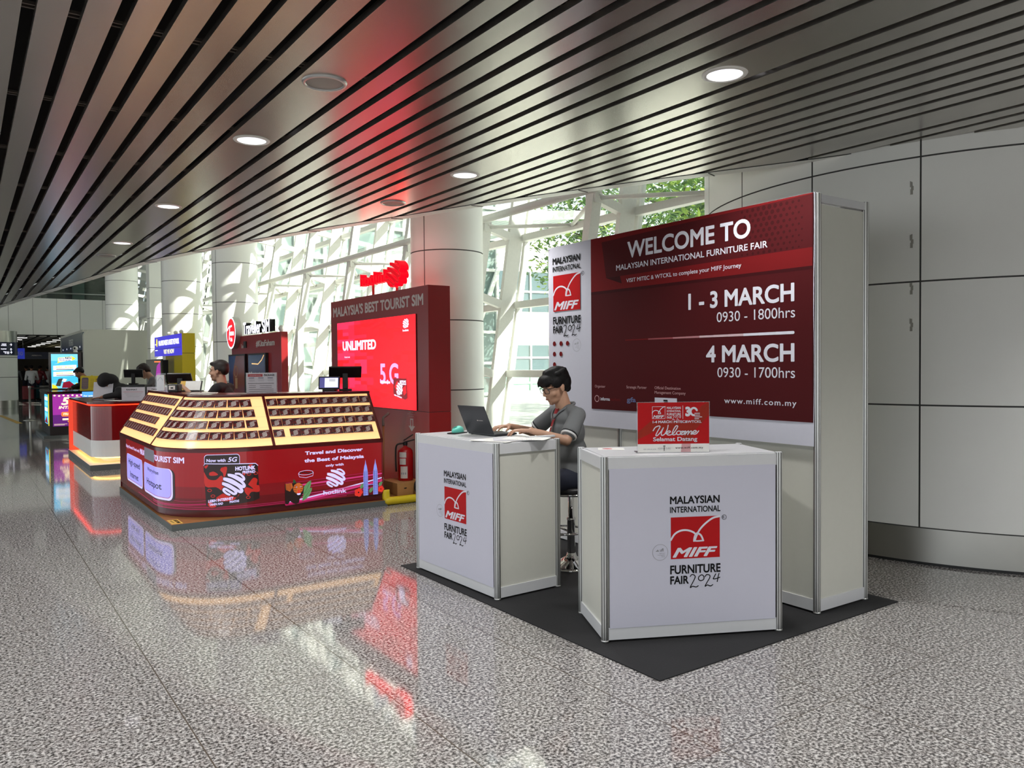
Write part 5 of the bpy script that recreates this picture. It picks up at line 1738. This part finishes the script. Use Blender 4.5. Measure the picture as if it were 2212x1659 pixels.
Fp = lambda u, v, w: T @ Vector((u, -w, v))
g.poly(Fp, rrect(-.17, .03, -.03, .29, .03), 'poster_violet', .001)
for q in range(9): g.rect(Fp, -.16, .05 + .025 * q, -.04, .055 + .025 * q, 'yellow_sticker', .002); g.rect(Fp, .01, .07 + .023 * q, .09, .075 + .023 * q, 'wood', .001); g.rect(Fp, .12, .07 + .023 * q, .18, .08 + .023 * q, 'poster_orange', .001)
for q in (-.17, .02): g.box(q, q + .04, -.004, .014, .33, .342, 'yellow_panel', T=T)
g.build('board', pc)

# white booth with dark header
wb = thing('white_booth', 'big cream-white booth wall with rounded corner and dark slate header', 'booth', (2.92, 26.0, 0))
g = G('panel_white')
P_ = [(0, 0)] + [(0, 2.45)] + [(.20 - .20 * cos(a), 2.45 + .20 * sin(a)) for a in [pi / 2 * i / 8 for i in range(1, 9)]] + [(1.84, 2.65), (1.84, 0)]
vs = [(x, y, z) for y in (0, .25) for x, z in P_]
k = len(P_)
tr = tessellate_polygon([[Vector((x, z, 0)) for x, z in P_]])
g.add(vs, [tuple(t) for t in tr] + [tuple(i + k for i in t[::-1]) for t in tr] + [(i, (i + 1) % k, k + (i + 1) % k, k + i) for i in range(k)], 'infill_white')
g.build('end_wall', wb)
g = G('header_slate'); g.box(.01, .25, .25, 6.4, 2.06, 2.58); Fh = flat((.01, 6.4, 0), (0, -1, 0), (0, 0, 1), (-1, 0, 0)); g.text(Fh, 'FOREX', 2.5, 2.25, .2, 'white_paint', width=1.2)
for q in range(5): g.poly(Fh, ellipse(.6 + 1.2 * q, 2.16, .05, .03, 10), 'sign_white')
g.build('header', wb)
g = G('infill_white'); g.box(0, 1.8, 6.4, 6.6, 0, 2.62); g.box(0.0, 1.8, .25, 6.4, 2.58, 2.65); g.box(1.7, 1.8, .25, 6.4, 0, 2.58); g.build('frame', wb)
for q in (1.2, 3.2):
    g = G('black'); g.bbox(-.02, .3, q, q + .6, 1.55, 2.0, .01); g.build('hanging_screen', wb)

# ================================================================== far hall
fp_ = struct(G('panel_white').lathe([(.62, .28), (.62, 3.0)], (1.19, 36.9, 0), 40, 'panel_white').build('column_far'))
g = G('steel'); g.lathe([(.625, 0), (.625, .28)], (1.19, 36.9, 0), 40, 'steel'); g.lathe([(.626, 2.55), (.626, 3.0)], (1.19, 36.9, 0), 40, 'steel')
for z in (1.18, 1.95): g.lathe([(.622, z), (.622, z + .02)], (1.19, 36.9, 0), 40, 'panel_gap', cap0=False, cap1=False)
g.build('bands', fp_)
ds = thing('direction_sign', 'dark blue wayfinding sign with white arrows wrapped round the far column', 'sign', (1.19, 36.9, 0))
g = G('sign_navy')
Fd = lambda u, v, w: Vector(((.66 + w) * sin(u), -(.66 + w) * cos(u), v))
k = 24
g.add([Fd(-1.2 + 2.4 * i / k, z, 0) for i in range(k + 1) for z in (2.05, 2.56)], [(2 * i, 2 * i + 2, 2 * i + 3, 2 * i + 1) for i in range(k)], 'sign_navy', True)
g.lathe([(.625, 2.05), (.66, 2.05)], (0, 0, 0), 40, 'sign_navy', cap0=False, cap1=False)
for v, s_, ar in ((2.46, 'PASSPORT', 'r'), (2.41, 'AUTOGATE', ''), (2.27, 'TRANSPORT', 'u'), (2.16, 'TOILET', 'r'), (2.11, 'LIFT', '')):
    g.text(Fd, s_, .36, v, .035, 'sign_white', align='r', bold=.02, w=.004)
    if ar:
        du, dv = (.06, 0) if ar == 'r' else (0, .05)
        c_ = (.62, v)
        g.stroke(Fd, [(c_[0] - du, c_[1] - dv), (c_[0] + du, c_[1] + dv)], .018, 'sign_white', .004)
        if ar == 'r': g.stroke(Fd, [(c_[0], c_[1] + .045), (c_[0] + .06, c_[1]), (c_[0], c_[1] - .045)], .016, 'sign_white', .004)
        else: g.stroke(Fd, [(c_[0] - .05, c_[1]), (c_[0], c_[1] + .05), (c_[0] + .05, c_[1])], .016, 'sign_white', .004)
for q in (.41, .47): g.poly(Fd, ellipse(q, 2.185, .014, .012, 8), 'sign_white', .004); g.rect(Fd, q - .016, 2.10, q + .016, 2.17, 'sign_white', .004)
g.build('panel', ds)
hs = thing('hanging_sign', 'small blue sign reading 50 hanging beside the far column', 'sign', (2.0, 42, 1.97))
g = G('far_sign'); g.box(0, .34, 0, .06, 0, .48); g.text(flat((0, 0, 0)), '50', .05, .16, .16, 'ink_grey', width=.22); g.build('panel', hs)
g = G('steel'); g.tube((.06, .03, .48), (.06, .03, .96), .01); g.tube((.28, .03, .48), (.28, .03, .96), .01); g.build('hanger', hs)
os_ = thing('overhead_sign', 'long dark overhead sign with small lit white symbols at the far end of the hall', 'sign', (2.6, 50, 2.05))
g = G('sign_navy'); g.box(0, 3.6, 0, .1, 0, .38); Fo = flat((0, 0, 0)); g.text(Fo, 'ARRIVAL', .5, .16, .07, 'letter_grey', width=.5, bold=.02)
for q in range(4): g.rect(Fo, 1.3 + .22 * q, .15, 1.4 + .22 * q, .24, 'letter_grey')
g.stroke(Fo, [(3.1, .2), (3.4, .2)], .03, 'sign_white'); g.build('panel', os_)
g = G('far_warm'); g.box(4.6, 6.5, 58, 58.1, 1.9, 2.5)
tag(g.build('lit_shop_sign', ), 'warm lit sign band of a shop at the far end of the hall', 'sign')
for r_, x in enumerate((2.2, 3.9, 5.4)):
    for q in range(7):
        g = G('far_light'); g.box(-.22, .22, -.05, .05, -.02, 0); y_ = 41.5 + q * 2.7
        o = tag(g.build('strip_light', loc=(x - .05 * q, y_, 2.915)), '%s white strip light from the bridge, %s row of the far dark ceiling' % (ORD[q], ('left', 'middle', 'right')[r_]), 'ceiling light', 'strip lights in the far ceiling')
st = thing('queue_post', 'slim steel queue barrier post with retractable belt standing on the far floor', 'barrier post', (1.60, 26.9, 0))
g = G('steel'); g.lathe([(.18, 0), (.18, .012), (.05, .03), (.03, .05)], n=24); g.build('base', st)
g = G('steel'); g.lathe([(.03, .04), (.03, .92), (.04, .93), (.04, 1.0)], n=16); g.build('pole', st)
g = G('black'); g.beam((.03, 0, .93), (1.25, 1.6, .93), .004, .05, up=(0, 0, 1)); g.build('belt', st)
g = G('yellow_sticker'); g.add([(1.2, 25.5, .002), (1.34, 25.5, .002), (1.04, 30.5, .002), (.90, 30.5, .002)], [(0, 1, 2, 3)], 'yellow_sticker')
struct(g.build('trim_4'))
for k, (x, y, w_, h_, m, lab) in enumerate(((5.2, 52, .5, 2.1, 'case_red', 'pale brown pillar-like stand right of the far queue'), (5.9, 50, .4, 1.6, 'paper_shade', 'low pale stand beside the brown pillar-like stand in the far hall'))):
    g = G('smoke_grey' if k else 'letter_grey'); g.bbox(-w_ / 2, w_ / 2, -w_ / 2, w_ / 2, 0, h_, .02)
    tag(g.build('display_stand', loc=(x - .6, y, 0)), lab, 'stand')
for k, (x, y, m, lab) in enumerate(((2.55, 44.0, 'case_red', 'dark red suitcase beside the far queue'), (2.95, 45.0, 'case_teal', 'teal suitcase in front of the far queue'), (3.3, 44.2, 'smoke_grey', 'grey suitcase on the right of the far queue'))):
    t = thing('suitcase', lab, 'suitcase', (x, y, 0), .3 * k, 'suitcases by the far queue')
    g = G(m); g.bbox(-.24, .24, -.14, .14, .06, .70, .03); g.build('shell', t)
    g = G('black'); g.path([(-.1, .1, .7), (-.1, .1, .95), (.1, .1, .95), (.1, .1, .7)], .012, 8); g.build('handle', t)
    for sx in (-.2, .2):
        for sy in (-.1, .1):
            g = G('black'); g.ell((sx, sy, .03), (.03, .03, .03)); g.build('wheel', t)

# ================================================================== outdoors
ob = thing('airport_building', 'sunlit white building with bands of windows outside the glass facade', 'building', (22.4, 41.0, -.1), atan2(-.17, .985))
g = G('building_white'); g.box(0, 33, 0, 10, 0, 9.2); g.box(-.1, 33, -.35, 0, 9.0, 9.6); g.box(0, 33, -.5, 0, 3.35, 4.4); g.build('wall', ob)
for fz, hh, key in ((4.95, 2.5, 'bldg_glass'), (1.3, 1.55, 'bldg_glass'), (.0, 1.0, 'bldg_green')):
    for q in range(12):
        x_ = .3 + q * 2.7
        g = G(key); g.box(x_, x_ + 2.6, -.02, .02, fz, fz + hh)
        for xx in (x_ - .05, x_ + 1.27): g.box(xx, xx + .1, -.10, -.02, fz, fz + hh, 'building_white')
        g.box(x_, x_ + 2.6, -.10, -.02, fz + hh / 2 - .06, fz + hh / 2 + .06, 'building_white')
        g.build('window', ob)
g = G('white_paint')
for z in (3.7, 3.9, 4.1, 4.4, 4.7, 9.9, 10.2): g.tube((0, -.6, z), (33, -.6, z), .025, 8)
for q in range(17): g.tube((q * 2, -.6, 3.4), (q * 2, -.6, 4.75), .025, 8)
g.build('railing', ob)
gb = thing('glass_building', 'tall grey-green glazed building outside behind the leaning facade on the left', 'building', (9.2, 33.0, -.1))
g = G('far_glass'); g.box(0, 13, 0, 6, 0, 13); g.build('glazed_wall', gb)
for q in range(11):
    g = G('white_paint'); g.box(q * 1.3 - .07, q * 1.3 + .07, -.12, 0, 0, 13); g.build('mullion', gb)
for q in range(9):
    g = G('white_paint'); g.box(0, 13, -.16, 0, q * 1.55 + .1, q * 1.55 + .24); g.build('transom', gb)
for q in range(5):
    g = G('white_paint'); g.beam((q * 2.6, -.2, .2 + (q % 2) * 2), (q * 2.6 + 2.6, -.2, 6.5 + (q % 2) * 2), .12, .2); g.build('brace', gb)
cp = thing('glass_canopy', 'steel and glass walkway canopy outside, behind the leaning facade on the left', 'canopy', (10.2, 17, -.1))
g = G('white_paint')
for q in range(4):
    y_ = q * 3.2
    g.beam((0, y_, 0), (.6, y_, 5.5), .16, .2, up=(1, 0, 0)); g.beam((.6, y_, 5.4), (5, y_, 5.9), .14, .22); g.beam((.3, y_, 2.4), (.3, y_ + 3.2, 2.4), .1, .14); g.beam((.5, y_, 4.4), (.5, y_ + 3.2, 4.4), .1, .14); g.beam((.1, y_, .4), (.55, y_ + 3.2, 5.2), .05, .05)
g.build('frame', cp)
for q in range(3):
    g = G('louvre')
    for r_ in range(14): g.beam((.75 + .3 * r_, q * 3.2 + .15, 5.48 + .034 * r_), (.75 + .3 * r_, q * 3.2 + 3.0, 5.48 + .034 * r_), .16, .02)
    g.build('louvre_panel', cp)
def tree(loc, h_, r_, seed, label, n_=4200):
    t = thing('tree', label, 'tree', loc, 0, 'trees outside the facade')
    R_ = random.Random(seed)
    g = G('bark')
    g.path([(0, 0, 0), (.05, .05, h_ * .3), (-.05, .1, h_ * .55), (0, 0, h_ * .8)], [.16, .12, .09, .04], 8)
    for k in range(16):
        a = R_.uniform(0, 2 * pi); z = h_ * R_.uniform(.35, .75)
        e = (r_ * .8 * cos(a), r_ * .8 * sin(a), z + R_.uniform(.2, 1.2))
        g.path([(0, 0, z), (e[0] * .5, e[1] * .5, z + .35), e], [.05, .03, .012], 6)
    g.build('trunk', t)
    g = G('leaf_a')
    for k in range(n_):
        a = R_.uniform(0, 2 * pi); u = R_.uniform(-1, 1); rr_ = R_.random() ** .45
        c = Vector((r_ * rr_ * sqrt(1 - u * u) * cos(a), r_ * rr_ * sqrt(1 - u * u) * sin(a), h_ * .66 + h_ * .36 * rr_ * u))
        c += Vector((.35 * sin(3 * c.z), .35 * cos(2.6 * c.x), 0))
        q = Euler((R_.uniform(-.9, .9), R_.uniform(-.9, .9), R_.uniform(0, 6.3))).to_matrix()
        l_, w_ = R_.uniform(.10, .2), R_.uniform(.05, .085)
        g.add([c + q @ Vector(v) for v in ((-l_, 0, 0), (0, -w_, .02), (l_, 0, 0), (0, w_, .02))], [(0, 1, 2, 3)], ('leaf_a', 'leaf_b', 'leaf_c')[R_.randrange(3)])
    g.build('foliage', t)
tree((17.4, 13.6, -.1), 9.0, 2.6, 1, 'leafy green tree outside, right above the red WELCOME TO wall')
tree((22.4, 20.6, -.1), 10.5, 3.0, 2, 'leafy tree outside, seen just left of the welcome wall top')
tree((24.0, 27.6, -.1), 11.5, 3.2, 3, 'leafy tree outside in front of the white building, partly behind the braces')
tree((24.0, 13.6, -.1), 11.0, 3.0, 4, 'rearmost leafy tree outside, close to the curved wall')

# ================================================================== people
def cap(p, q, r1, r2=None): return ('c', Vector(p), Vector(q), r1, r1 if r2 is None else r2)
def el(c, r, T=None): return ('e', Vector(c), Vector(r), T)
def blob(name, shapes, m, voxel, parent, smooth=4, H=None):
    """one continuous skin grown over the shapes"""
    bm = bmesh.new()
    def sphere(c, r, T=None):
        mt = Matrix.Translation(c) @ (T.to_4x4() if T is not None else Matrix.Identity(4)) @ Matrix.Diagonal((*r, 1))
        bmesh.ops.create_icosphere(bm, subdivisions=3, radius=1, matrix=mt)
    for s in shapes:
        if s[0] == 'e': sphere(s[1], s[2], s[3])
        else:
            _, p, q, r1, r2 = s
            sphere(p, (r1,) * 3); sphere(q, (r2,) * 3)
            d = q - p
            if d.length > 1e-4:
                mt = Matrix.Translation((p + q) / 2) @ d.to_track_quat('Z', 'Y').to_matrix().to_4x4()
                bmesh.ops.create_cone(bm, cap_ends=True, segments=20, radius1=r1, radius2=r2, depth=d.length, matrix=mt)
    me = bpy.data.meshes.new(name + '_raw')
    bm.to_mesh(me)
    bm.free()
    ob = bpy.data.objects.new(name + '_raw', me)
    COL.objects.link(ob)
    md = ob.modifiers.new('r', 'REMESH'); md.mode = 'VOXEL'; md.voxel_size = voxel
    sm = ob.modifiers.new('s', 'SMOOTH'); sm.factor = .5; sm.iterations = smooth
    dg = bpy.context.evaluated_depsgraph_get()
    out = bpy.data.meshes.new_from_object(ob.evaluated_get(dg))
    bpy.data.objects.remove(ob, do_unlink=True)
    bpy.data.meshes.remove(me)
    out.name = name
    out.materials.clear()
    out.materials.append(M[m])
    out.polygons.foreach_set('use_smooth', [True] * len(out.polygons))
    o = bpy.data.objects.new(name, out)
    COL.objects.link(o)
    if parent is not None: o.parent = parent
    return o
def head_shapes(H):
    R3 = H.to_3x3()
    e = lambda c, r: el(H @ Vector(c), r, R3)
    c = lambda p, q, a, b: cap(H @ Vector(p), H @ Vector(q), a, b)
    S_ = [e((0, -.018, .035), (.077, .097, .088)), e((0, .018, -.025), (.064, .076, .082)), e((0, .030, -.075), (.050, .054, .040)), e((0, .060, -.098), (.024, .022, .018)),
          c((0, .086, .016), (0, .104, -.026), .0065, .0105), e((0, .096, -.032), (.015, .011, .0075)), e((0, .081, -.062), (.026, .0125, .013)),
          e((.034, .062, .022), (.030, .022, .010)), e((-.034, .062, .022), (.030, .022, .010)), e((.046, .052, -.03), (.022, .026, .024)), e((-.046, .052, -.03), (.022, .026, .024))]
    for sx in (-1, 1): S_ += [e((.077 * sx, -.010, -.012), (.009, .018, .029)), e((.081 * sx, -.016, .000), (.007, .014, .016))]
    return S_
def hand_shapes(wr, d, up, thumb, curl=.5, spread=1.0, k=1.0):
    """palm, four bent fingers of unequal length and a thumb from the side of the palm"""
    wr, d, up = Vector(wr), Vector(d).normalized(), Vector(up)
    lat = d.cross(up).normalized()
    up = lat.cross(d).normalized()
    L = lambda a, b, c: wr + d * (a * k) + lat * (b * k) + up * (c * k)
    S_ = []
    for b, kn in ((-.030, .078), (-.010, .086), (.011, .084), (.030, .076)): S_.append(cap(L(.0, b * .55, 0), L(kn, b, .004), .013 * k, .0105 * k))
    for b, kn, ln, cc in ((-.030, .078, .85 if thumb > 0 else .98, 1.0), (-.010, .086, 1.0, .92), (.011, .084, 1.05, 1.08), (.030, .076, .95 if thumb > 0 else .80, .85)):
        a = -.25
        p = L(kn, b, .004)
        dirn = d * 1 + lat * (b * 2.2 * spread)
        for seg, (l_, r_) in enumerate(((.042, .0088), (.027, .008), (.021, .0070))):
            a += (.45, .75, .5)[seg] * curl * cc
            q = p + (dirn.normalized() * cos(a) - up * sin(a)) * (l_ * ln * k)
            S_.append(cap(p, q, r_ * k, (r_ - .0008) * k))
            p = q
    t0 = L(.022, .026 * thumb, -.004); t1 = L(.055, .052 * thumb, -.012); t2 = L(.085, .058 * thumb, -.022)
    S_ += [cap(L(.01, .012 * thumb, 0), t0, .014 * k, .013 * k), cap(t0, t1, .0125 * k, .010 * k), cap(t1, t2, .010 * k, .008 * k)]
    return S_
def face_bits(H, parent, glasses=False, brow='hair'):
    g = G('eye_white')
    R4 = H.to_3x3().to_4x4()
    for sx in (-1, 1):
        g.ell(H @ Vector((.031 * sx, .0745, .006)), (.0135, .007, .0062), 'eye_white', H.to_3x3(), 12, 8)
        g.ell(H @ Vector((.031 * sx, .0800, .0055)), (.0055, .0030, .0055), 'hair', H.to_3x3(), 10, 6)
    g.build('eyes', parent)
    g = G(brow)
    for sx in (-1, 1): g.path([H @ Vector((.016 * sx, .089, .027)), H @ Vector((.034 * sx, .084, .033)), H @ Vector((.053 * sx, .069, .027))], [.0035, .0042, .0022], 8)
    g.build('eyebrows', parent)
    g = G('lip')
    for z, r in ((-.0605, .0022), (-.0660, .0028)): g.path([H @ Vector((x, .0945 - 9 * x * x, z + 2 * abs(x) * .06)) for x in (-.021, -.011, 0, .011, .021)], [r * .4, r * .9, r, r * .9, r * .4], 8)
    g.build('lips', parent)
    if glasses:
        g = G('black')
        for sx in (-1, 1):
            P_ = rrect(.034 * sx - .024, -.020, .034 * sx + .024, .020, .012, 4)
            g.path([H @ Vector((x, .098 - .25 * (abs(x) - .01) ** 1.2 * 1.3, z + .002)) for x, z in P_], .0023, 6, closed=True)
            g.path([H @ Vector((.057 * sx, .086, .012)), H @ Vector((.076 * sx, .04, .012)), H @ Vector((.082 * sx, -.01, .008)), H @ Vector((.081 * sx, -.03, -.012))], .0022, 6)
        g.path([H @ Vector((-.011, .098, .006)), H @ Vector((0, .103, .009)), H @ Vector((.011, .098, .006))], .0022, 6)
        g.build('glasses', parent)

def hair_shapes(H, style):
    R3 = H.to_3x3()
    e = lambda c, r: el(H @ Vector(c), r, R3)
    c3 = lambda p, q, a, b: cap(H @ Vector(p), H @ Vector(q), a, b)
    if style == 'bowl':
        return [e((0, -.028, .058), (.090, .104, .082)), e((0, -.06, .02), (.084, .072, .085)), e((0, .055, .072), (.070, .050, .036)), e((.035, .075, .056), (.040, .026, .026)), e((-.035, .075, .056), (.040, .026, .026)),
                e((.074, .012, .038), (.018, .050, .040)), e((-.074, .012, .038), (.018, .050, .040)), e((0, -.085, -.035), (.055, .028, .040))] + [e((.085 * sin(k * 2.4) * (.5 + .5 * ((k * 7) % 5) / 5), -.02 + .085 * cos(k * 2.4) * (.5 + .5 * ((k * 7) % 5) / 5), .118 - .028 * ((k * 7) % 5) / 5), (.020, .028, .018)) for k in range(16)] + [c3((x_, .088, .060), (x_ * 1.05 + .006, .094, .030 + .006 * (k % 2)), .011, .006) for k, x_ in enumerate((-.052, -.034, -.016, .002, .020, .038, .054))]
    return [e((0, -.026, .062), (.082, .098, .070)), e((0, -.07, .02), (.074, .055, .072)), e((0, .045, .088), (.060, .050, .026)), e((.020, .078, .080), (.045, .022, .016)), e((.070, -.02, .030), (.014, .045, .038)), e((-.070, -.02, .030), (.014, .045, .038))]

# --- seated man in grey polo
pm = thing('person', 'seated person in grey polo shirt and glasses typing on the laptop', 'person', (3.66, 4.48, 0), radians(76.4))
Hm = Matrix.Translation((0, .125, 1.335)) @ Matrix.Rotation(radians(8), 4, 'Z') @ Matrix.Rotation(radians(-20), 4, 'X') @ Matrix.Diagonal((1.03, 1.03, 1.03, 1))
LS, LE, LW_ = (-.195, .035, 1.135), (-.275, .165, .965), (-.215, .405, 1.040)
RS, RE, RW_ = (.195, .035, 1.135), (.285, .185, .985), (.175, .420, 1.045)
sh = head_shapes(Hm)
sh += [cap((0, .05, 1.17), Hm @ Vector((0, -.02, -.06)), .058, .055), cap((0, .0, .70), (0, .03, 1.10), .075, .070), cap((0, .04, 1.12), LS, .05, .045), cap((0, .04, 1.12), RS, .05, .045),
       cap(LS, LE, .044, .035), cap(LE, LW_, .036, .022), cap(RS, RE, .044, .035), cap(RE, RW_, .036, .022), cap((-.08, 0, .68), (-.1, .3, .66), .06, .05), cap((.08, 0, .68), (.1, .3, .66), .06, .05),
       cap((-.1, .30, .66), (-.10, .26, .36), .045, .036), cap((.1, .30, .66), (.10, .26, .36), .045, .036)]
sh += hand_shapes(LW_, (.42, .88, -.02), (.05, .1, 1), 1, .75) + hand_shapes(RW_, (-.40, .90, -.04), (-.05, .1, 1), -1, .75)
body = blob('body', sh, 'skin', .0042, pm, 3)
face_bits(Hm, pm, True)
blob('hair', hair_shapes(Hm, 'bowl'), 'hair', .006, pm, 5)
# polo shirt
sl, sr = Vector(LS).lerp(Vector(LE), .66), Vector(RS).lerp(Vector(RE), .66)
shirt = blob('polo_shirt', [el((0, .0, .72), (.165, .125, .12)), el((0, .005, .85), (.160, .118, .15)), el((0, .027, 1.0), (.168, .120, .15)), el((0, .038, 1.10), (.170, .096, .080)), cap((-.07, .035, 1.168), (-.185, .035, 1.135), .042, .056), cap((.07, .035, 1.168), (.185, .035, 1.135), .042, .056),
                cap(LS, sl, .058, .064), cap(RS, sr, .058, .064), el((0, .03, 1.175), (.085, .07, .035)), el((0, -.01, .635), (.172, .13, .05))], 'shirt_grey', .008, pm, 6)
def cuff(S0, E0, name='sleeve_cuff'):
    a, b = Vector(S0), Vector(E0)
    d = (b - a).normalized()
    for t, l_, m in ((.0, .010, 'cloth_white'), (-.017, .012, 'cloth_black'), (.0, 0, None)):
        if not m: continue
        g = G(m); p = a.lerp(b, .78) + d * t
        g.path([p, p + d * l_], .0605 if m == 'cloth_black' else .0595, 24, m, caps=True)
        g.build(name, shirt)
cuff(LS, LE); cuff(RS, RE)
g = G('shirt_red'); g.poly(flat((0, .154, 1.05), (1, 0, 0), (0, -.34, .94), (0, .94, .34)), [(-.030, .135), (.030, .135), (.012, -.04), (0, -.07), (-.010, -.04)], 'shirt_red', -.001)
for z in (.05, -.01): g.ell(Vector((0, .154, 1.05)) + Vector((0, -.34, .94)) * z, (.005, .004, .005), 'cloth_white')
g.build('placket', shirt)
g = G('shirt_grey')
cl_ = smooth_line([(-.02, .148, 1.10), (-.058, .112, 1.155), (-.074, .05, 1.190), (-.052, -.005, 1.208), (0, -.022, 1.213), (.052, -.005, 1.208), (.074, .05, 1.190), (.058, .112, 1.155), (.02, .148, 1.10)], 5)
g.path(cl_, [.005 + .006 * sin(pi * i / (len(cl_) - 1)) for i in range(len(cl_))], 10); g.build('collar', shirt)
blob('trousers', [el((0, -.01, .655), (.170, .135, .075)), cap((-.085, .02, .665), (-.105, .315, .645), .092, .072), cap((.085, .02, .665), (.105, .315, .645), .092, .072), cap((-.105, .315, .645), (-.105, .23, .34), .066, .052), cap((.105, .315, .645), (.105, .23, .34), .066, .052)], 'cloth_navy', .009, pm, 5)
for sx in (-1, 1):
    sho = blob('shoe', [cap((.105 * sx, .18, .305), (.11 * sx, .30, .285), .040, .036), cap((.105 * sx, .21, .33), (.105 * sx, .22, .36), .042, .044)], 'cloth_black', .006, pm, 4)
    g = G('cloth_white'); g.path(smooth_line([(.105 * sx, .135, .272), (.07 * sx, .20, .262), (.075 * sx, .30, .252), (.11 * sx, .345, .252), (.145 * sx, .30, .252), (.14 * sx, .20, .262), (.105 * sx, .135, .272)], 5), .012, 8); g.build('sole', sho)

# --- kiosk staff
def staff(label, loc, face_deg, lean, zhip, hairm='hair', style='short', skin='skin', cloth='cloth_black', scarf=False, headpitch=-10, headyaw=0, arms=None, ztop=None, legs=True):
    """standing or leaning person; local +Y forward; lean in degrees from upright"""
    t = thing('person', label, 'person', loc, radians(face_deg - 90))
    L_ = radians(lean)
    ax = Vector((0, sin(L_), cos(L_)))
    hip = Vector((0, 0, zhip))
    chest = hip + ax * .42
    neck = hip + ax * .53
    hd = neck + Vector((0, sin(L_ * .8), cos(L_ * .8))) * .155 + Vector((0, .03, 0))
    H = Matrix.Translation(hd) @ Matrix.Rotation(radians(headyaw), 4, 'Z') @ Matrix.Rotation(radians(headpitch), 4, 'X')
    rt = Vector((1, 0, 0))
    LSh, RSh = chest - rt * .19 + ax * .06, chest + rt * .19 + ax * .06
    fw = Vector((0, 1, 0))
    if arms is None: arms = ((-.26, .22, zhip + .12), (-.12, .45, zhip + .13), (.26, .22, zhip + .12), (.12, .45, zhip + .13))
    LEl, LWr, REl, RWr = [Vector(a) for a in arms]
    sh = head_shapes(H) + [cap(neck - ax * .03, H @ Vector((0, -.02, -.06)), .056, .055), cap(hip, chest, .09, .09), cap(chest, LSh, .05, .045), cap(chest, RSh, .05, .045), cap(LSh, LEl, .045, .038), cap(LEl, LWr, .038, .026), cap(RSh, REl, .045, .038), cap(REl, RWr, .038, .026)]
    for p_, q_, th in ((LEl, LWr, 1), (REl, RWr, -1)): sh += hand_shapes(q_, (q_ - p_), (0, 0, 1), th, .5)
    if legs:
        for sx in (-1, 1): sh += [cap((.09 * sx, 0, zhip), (.10 * sx, .03, zhip * .52), .07, .05), cap((.10 * sx, .03, zhip * .52), (.10 * sx, 0, .08), .05, .035), cap((.10 * sx, -.03, .045), (.11 * sx, .14, .04), .04, .035)]
    blob('body', sh, skin, .007, t, 3)
    face_bits(H, t, False, hairm)
    R3 = H.to_3x3()
    if scarf:
        blob('head_scarf', [el(H @ Vector((0, -.025, .04)), (.108, .128, .112), R3), el(H @ Vector((0, -.06, -.04)), (.102, .095, .12), R3), cap(H @ Vector((0, -.02, -.09)), neck, .080, .095), cap(neck, chest + ax * .04, .11, .13), el(H @ Vector((0, .03, -.115)), (.06, .05, .035), R3)], cloth, .009, t, 5)
    else:
        blob('hair', hair_shapes(H, style), hairm, .008, t, 4)
    wl, wr_ = LEl.lerp(LWr, .80), REl.lerp(RWr, .80)
    blob('jacket', [el(hip, (.17, .13, .13)), el(hip + ax * .18, (.165, .125, .17), Matrix.Rotation(-L_, 3, 'X')), el(chest - ax * .06, (.185, .12, .16), Matrix.Rotation(-L_, 3, 'X')), cap(chest + ax * .07, LSh, .07, .066), cap(chest + ax * .07, RSh, .07, .066), cap(LSh, LEl, .064, .055), cap(LEl, wl, .055, .042), cap(RSh, REl, .064, .055), cap(REl, wr_, .055, .042), el(neck - ax * .04, (.085, .075, .05), Matrix.Rotation(-L_, 3, 'X'))], cloth, .010, t, 5)
    if legs:
        tr_ = []
        for sx in (-1, 1): tr_ += [cap((.09 * sx, 0, zhip), (.10 * sx, .03, zhip * .52), .095, .07), cap((.10 * sx, .03, zhip * .52), (.10 * sx, 0, .11), .07, .055)]
        blob('trousers', tr_, 'cloth_navy' if cloth != 'cloth_navy' else 'cloth_black', .012, t, 4)
        for sx in (-1, 1): blob('shoe', [cap((.10 * sx, -.05, .05), (.11 * sx, .15, .04), .048, .040)], 'leather_black', .010, t, 2)
    return t
staff('person in black jacket with short hair looking left behind the red SIM card kiosk', (2.50, 9.30, .058), 145, 6, .715, 'hair_brown', 'short', 'skin', 'cloth_black', headpitch=-2, arms=((-.26, .20, .98), (-.12, .40, 1.165), (.26, .20, .98), (.10, .42, 1.165)))
staff('person in black head scarf bent low over the glowing red counter', (2.48, 13.95, .083), 168, 58, .80, 'hair', 'short', 'skin_brown', 'cloth_black', True, headpitch=-72, arms=((-.25, .40, 1.0), (-.14, .66, .955), (.25, .40, 1.0), (.16, .62, .955)))
staff('person in dark jacket leaning over the black LED counter by the poster screen', (2.72, 20.6, .06), 160, 48, .86, 'hair', 'short', 'skin_brown', 'cloth_black', headpitch=-35, arms=((-.26, .42, 1.08), (-.15, .66, 1.0), (.26, .42, 1.08), (.15, .66, 1.0)))
staff('person with brown hair bending down behind the clear leaflet holder and black monitor', (3.10, 14.9, .083), 165, 46, .86, 'hair_brown', 'bowl', 'skin', 'shirt_grey', headpitch=-40, arms=((-.26, .40, 1.05), (-.15, .62, .98), (.26, .40, 1.05), (.15, .62, .98)))
for k, (x, y, a, le, c, lab) in enumerate(((2.15, 46.5, 80, 6, 'shirt_grey', 'person in grey top at the left of the far queue'), (2.7, 47.2, 100, 8, 'cloth_black', 'person in black standing second from the left in the far queue'), (3.15, 46.2, 60, 12, 'case_red', 'person in dark red top in the middle of the far queue'), (3.65, 47.0, 90, 24, 'cloth_white', 'person in white top leaning at the right of the far queue'), (2.75, 44.6, 85, 4, 'cloth_white', 'person with white backpack nearest to us in the far queue'))):
    staff(lab, (x, y, 0), a, le, .88, 'hair', 'short', 'skin_brown', c)
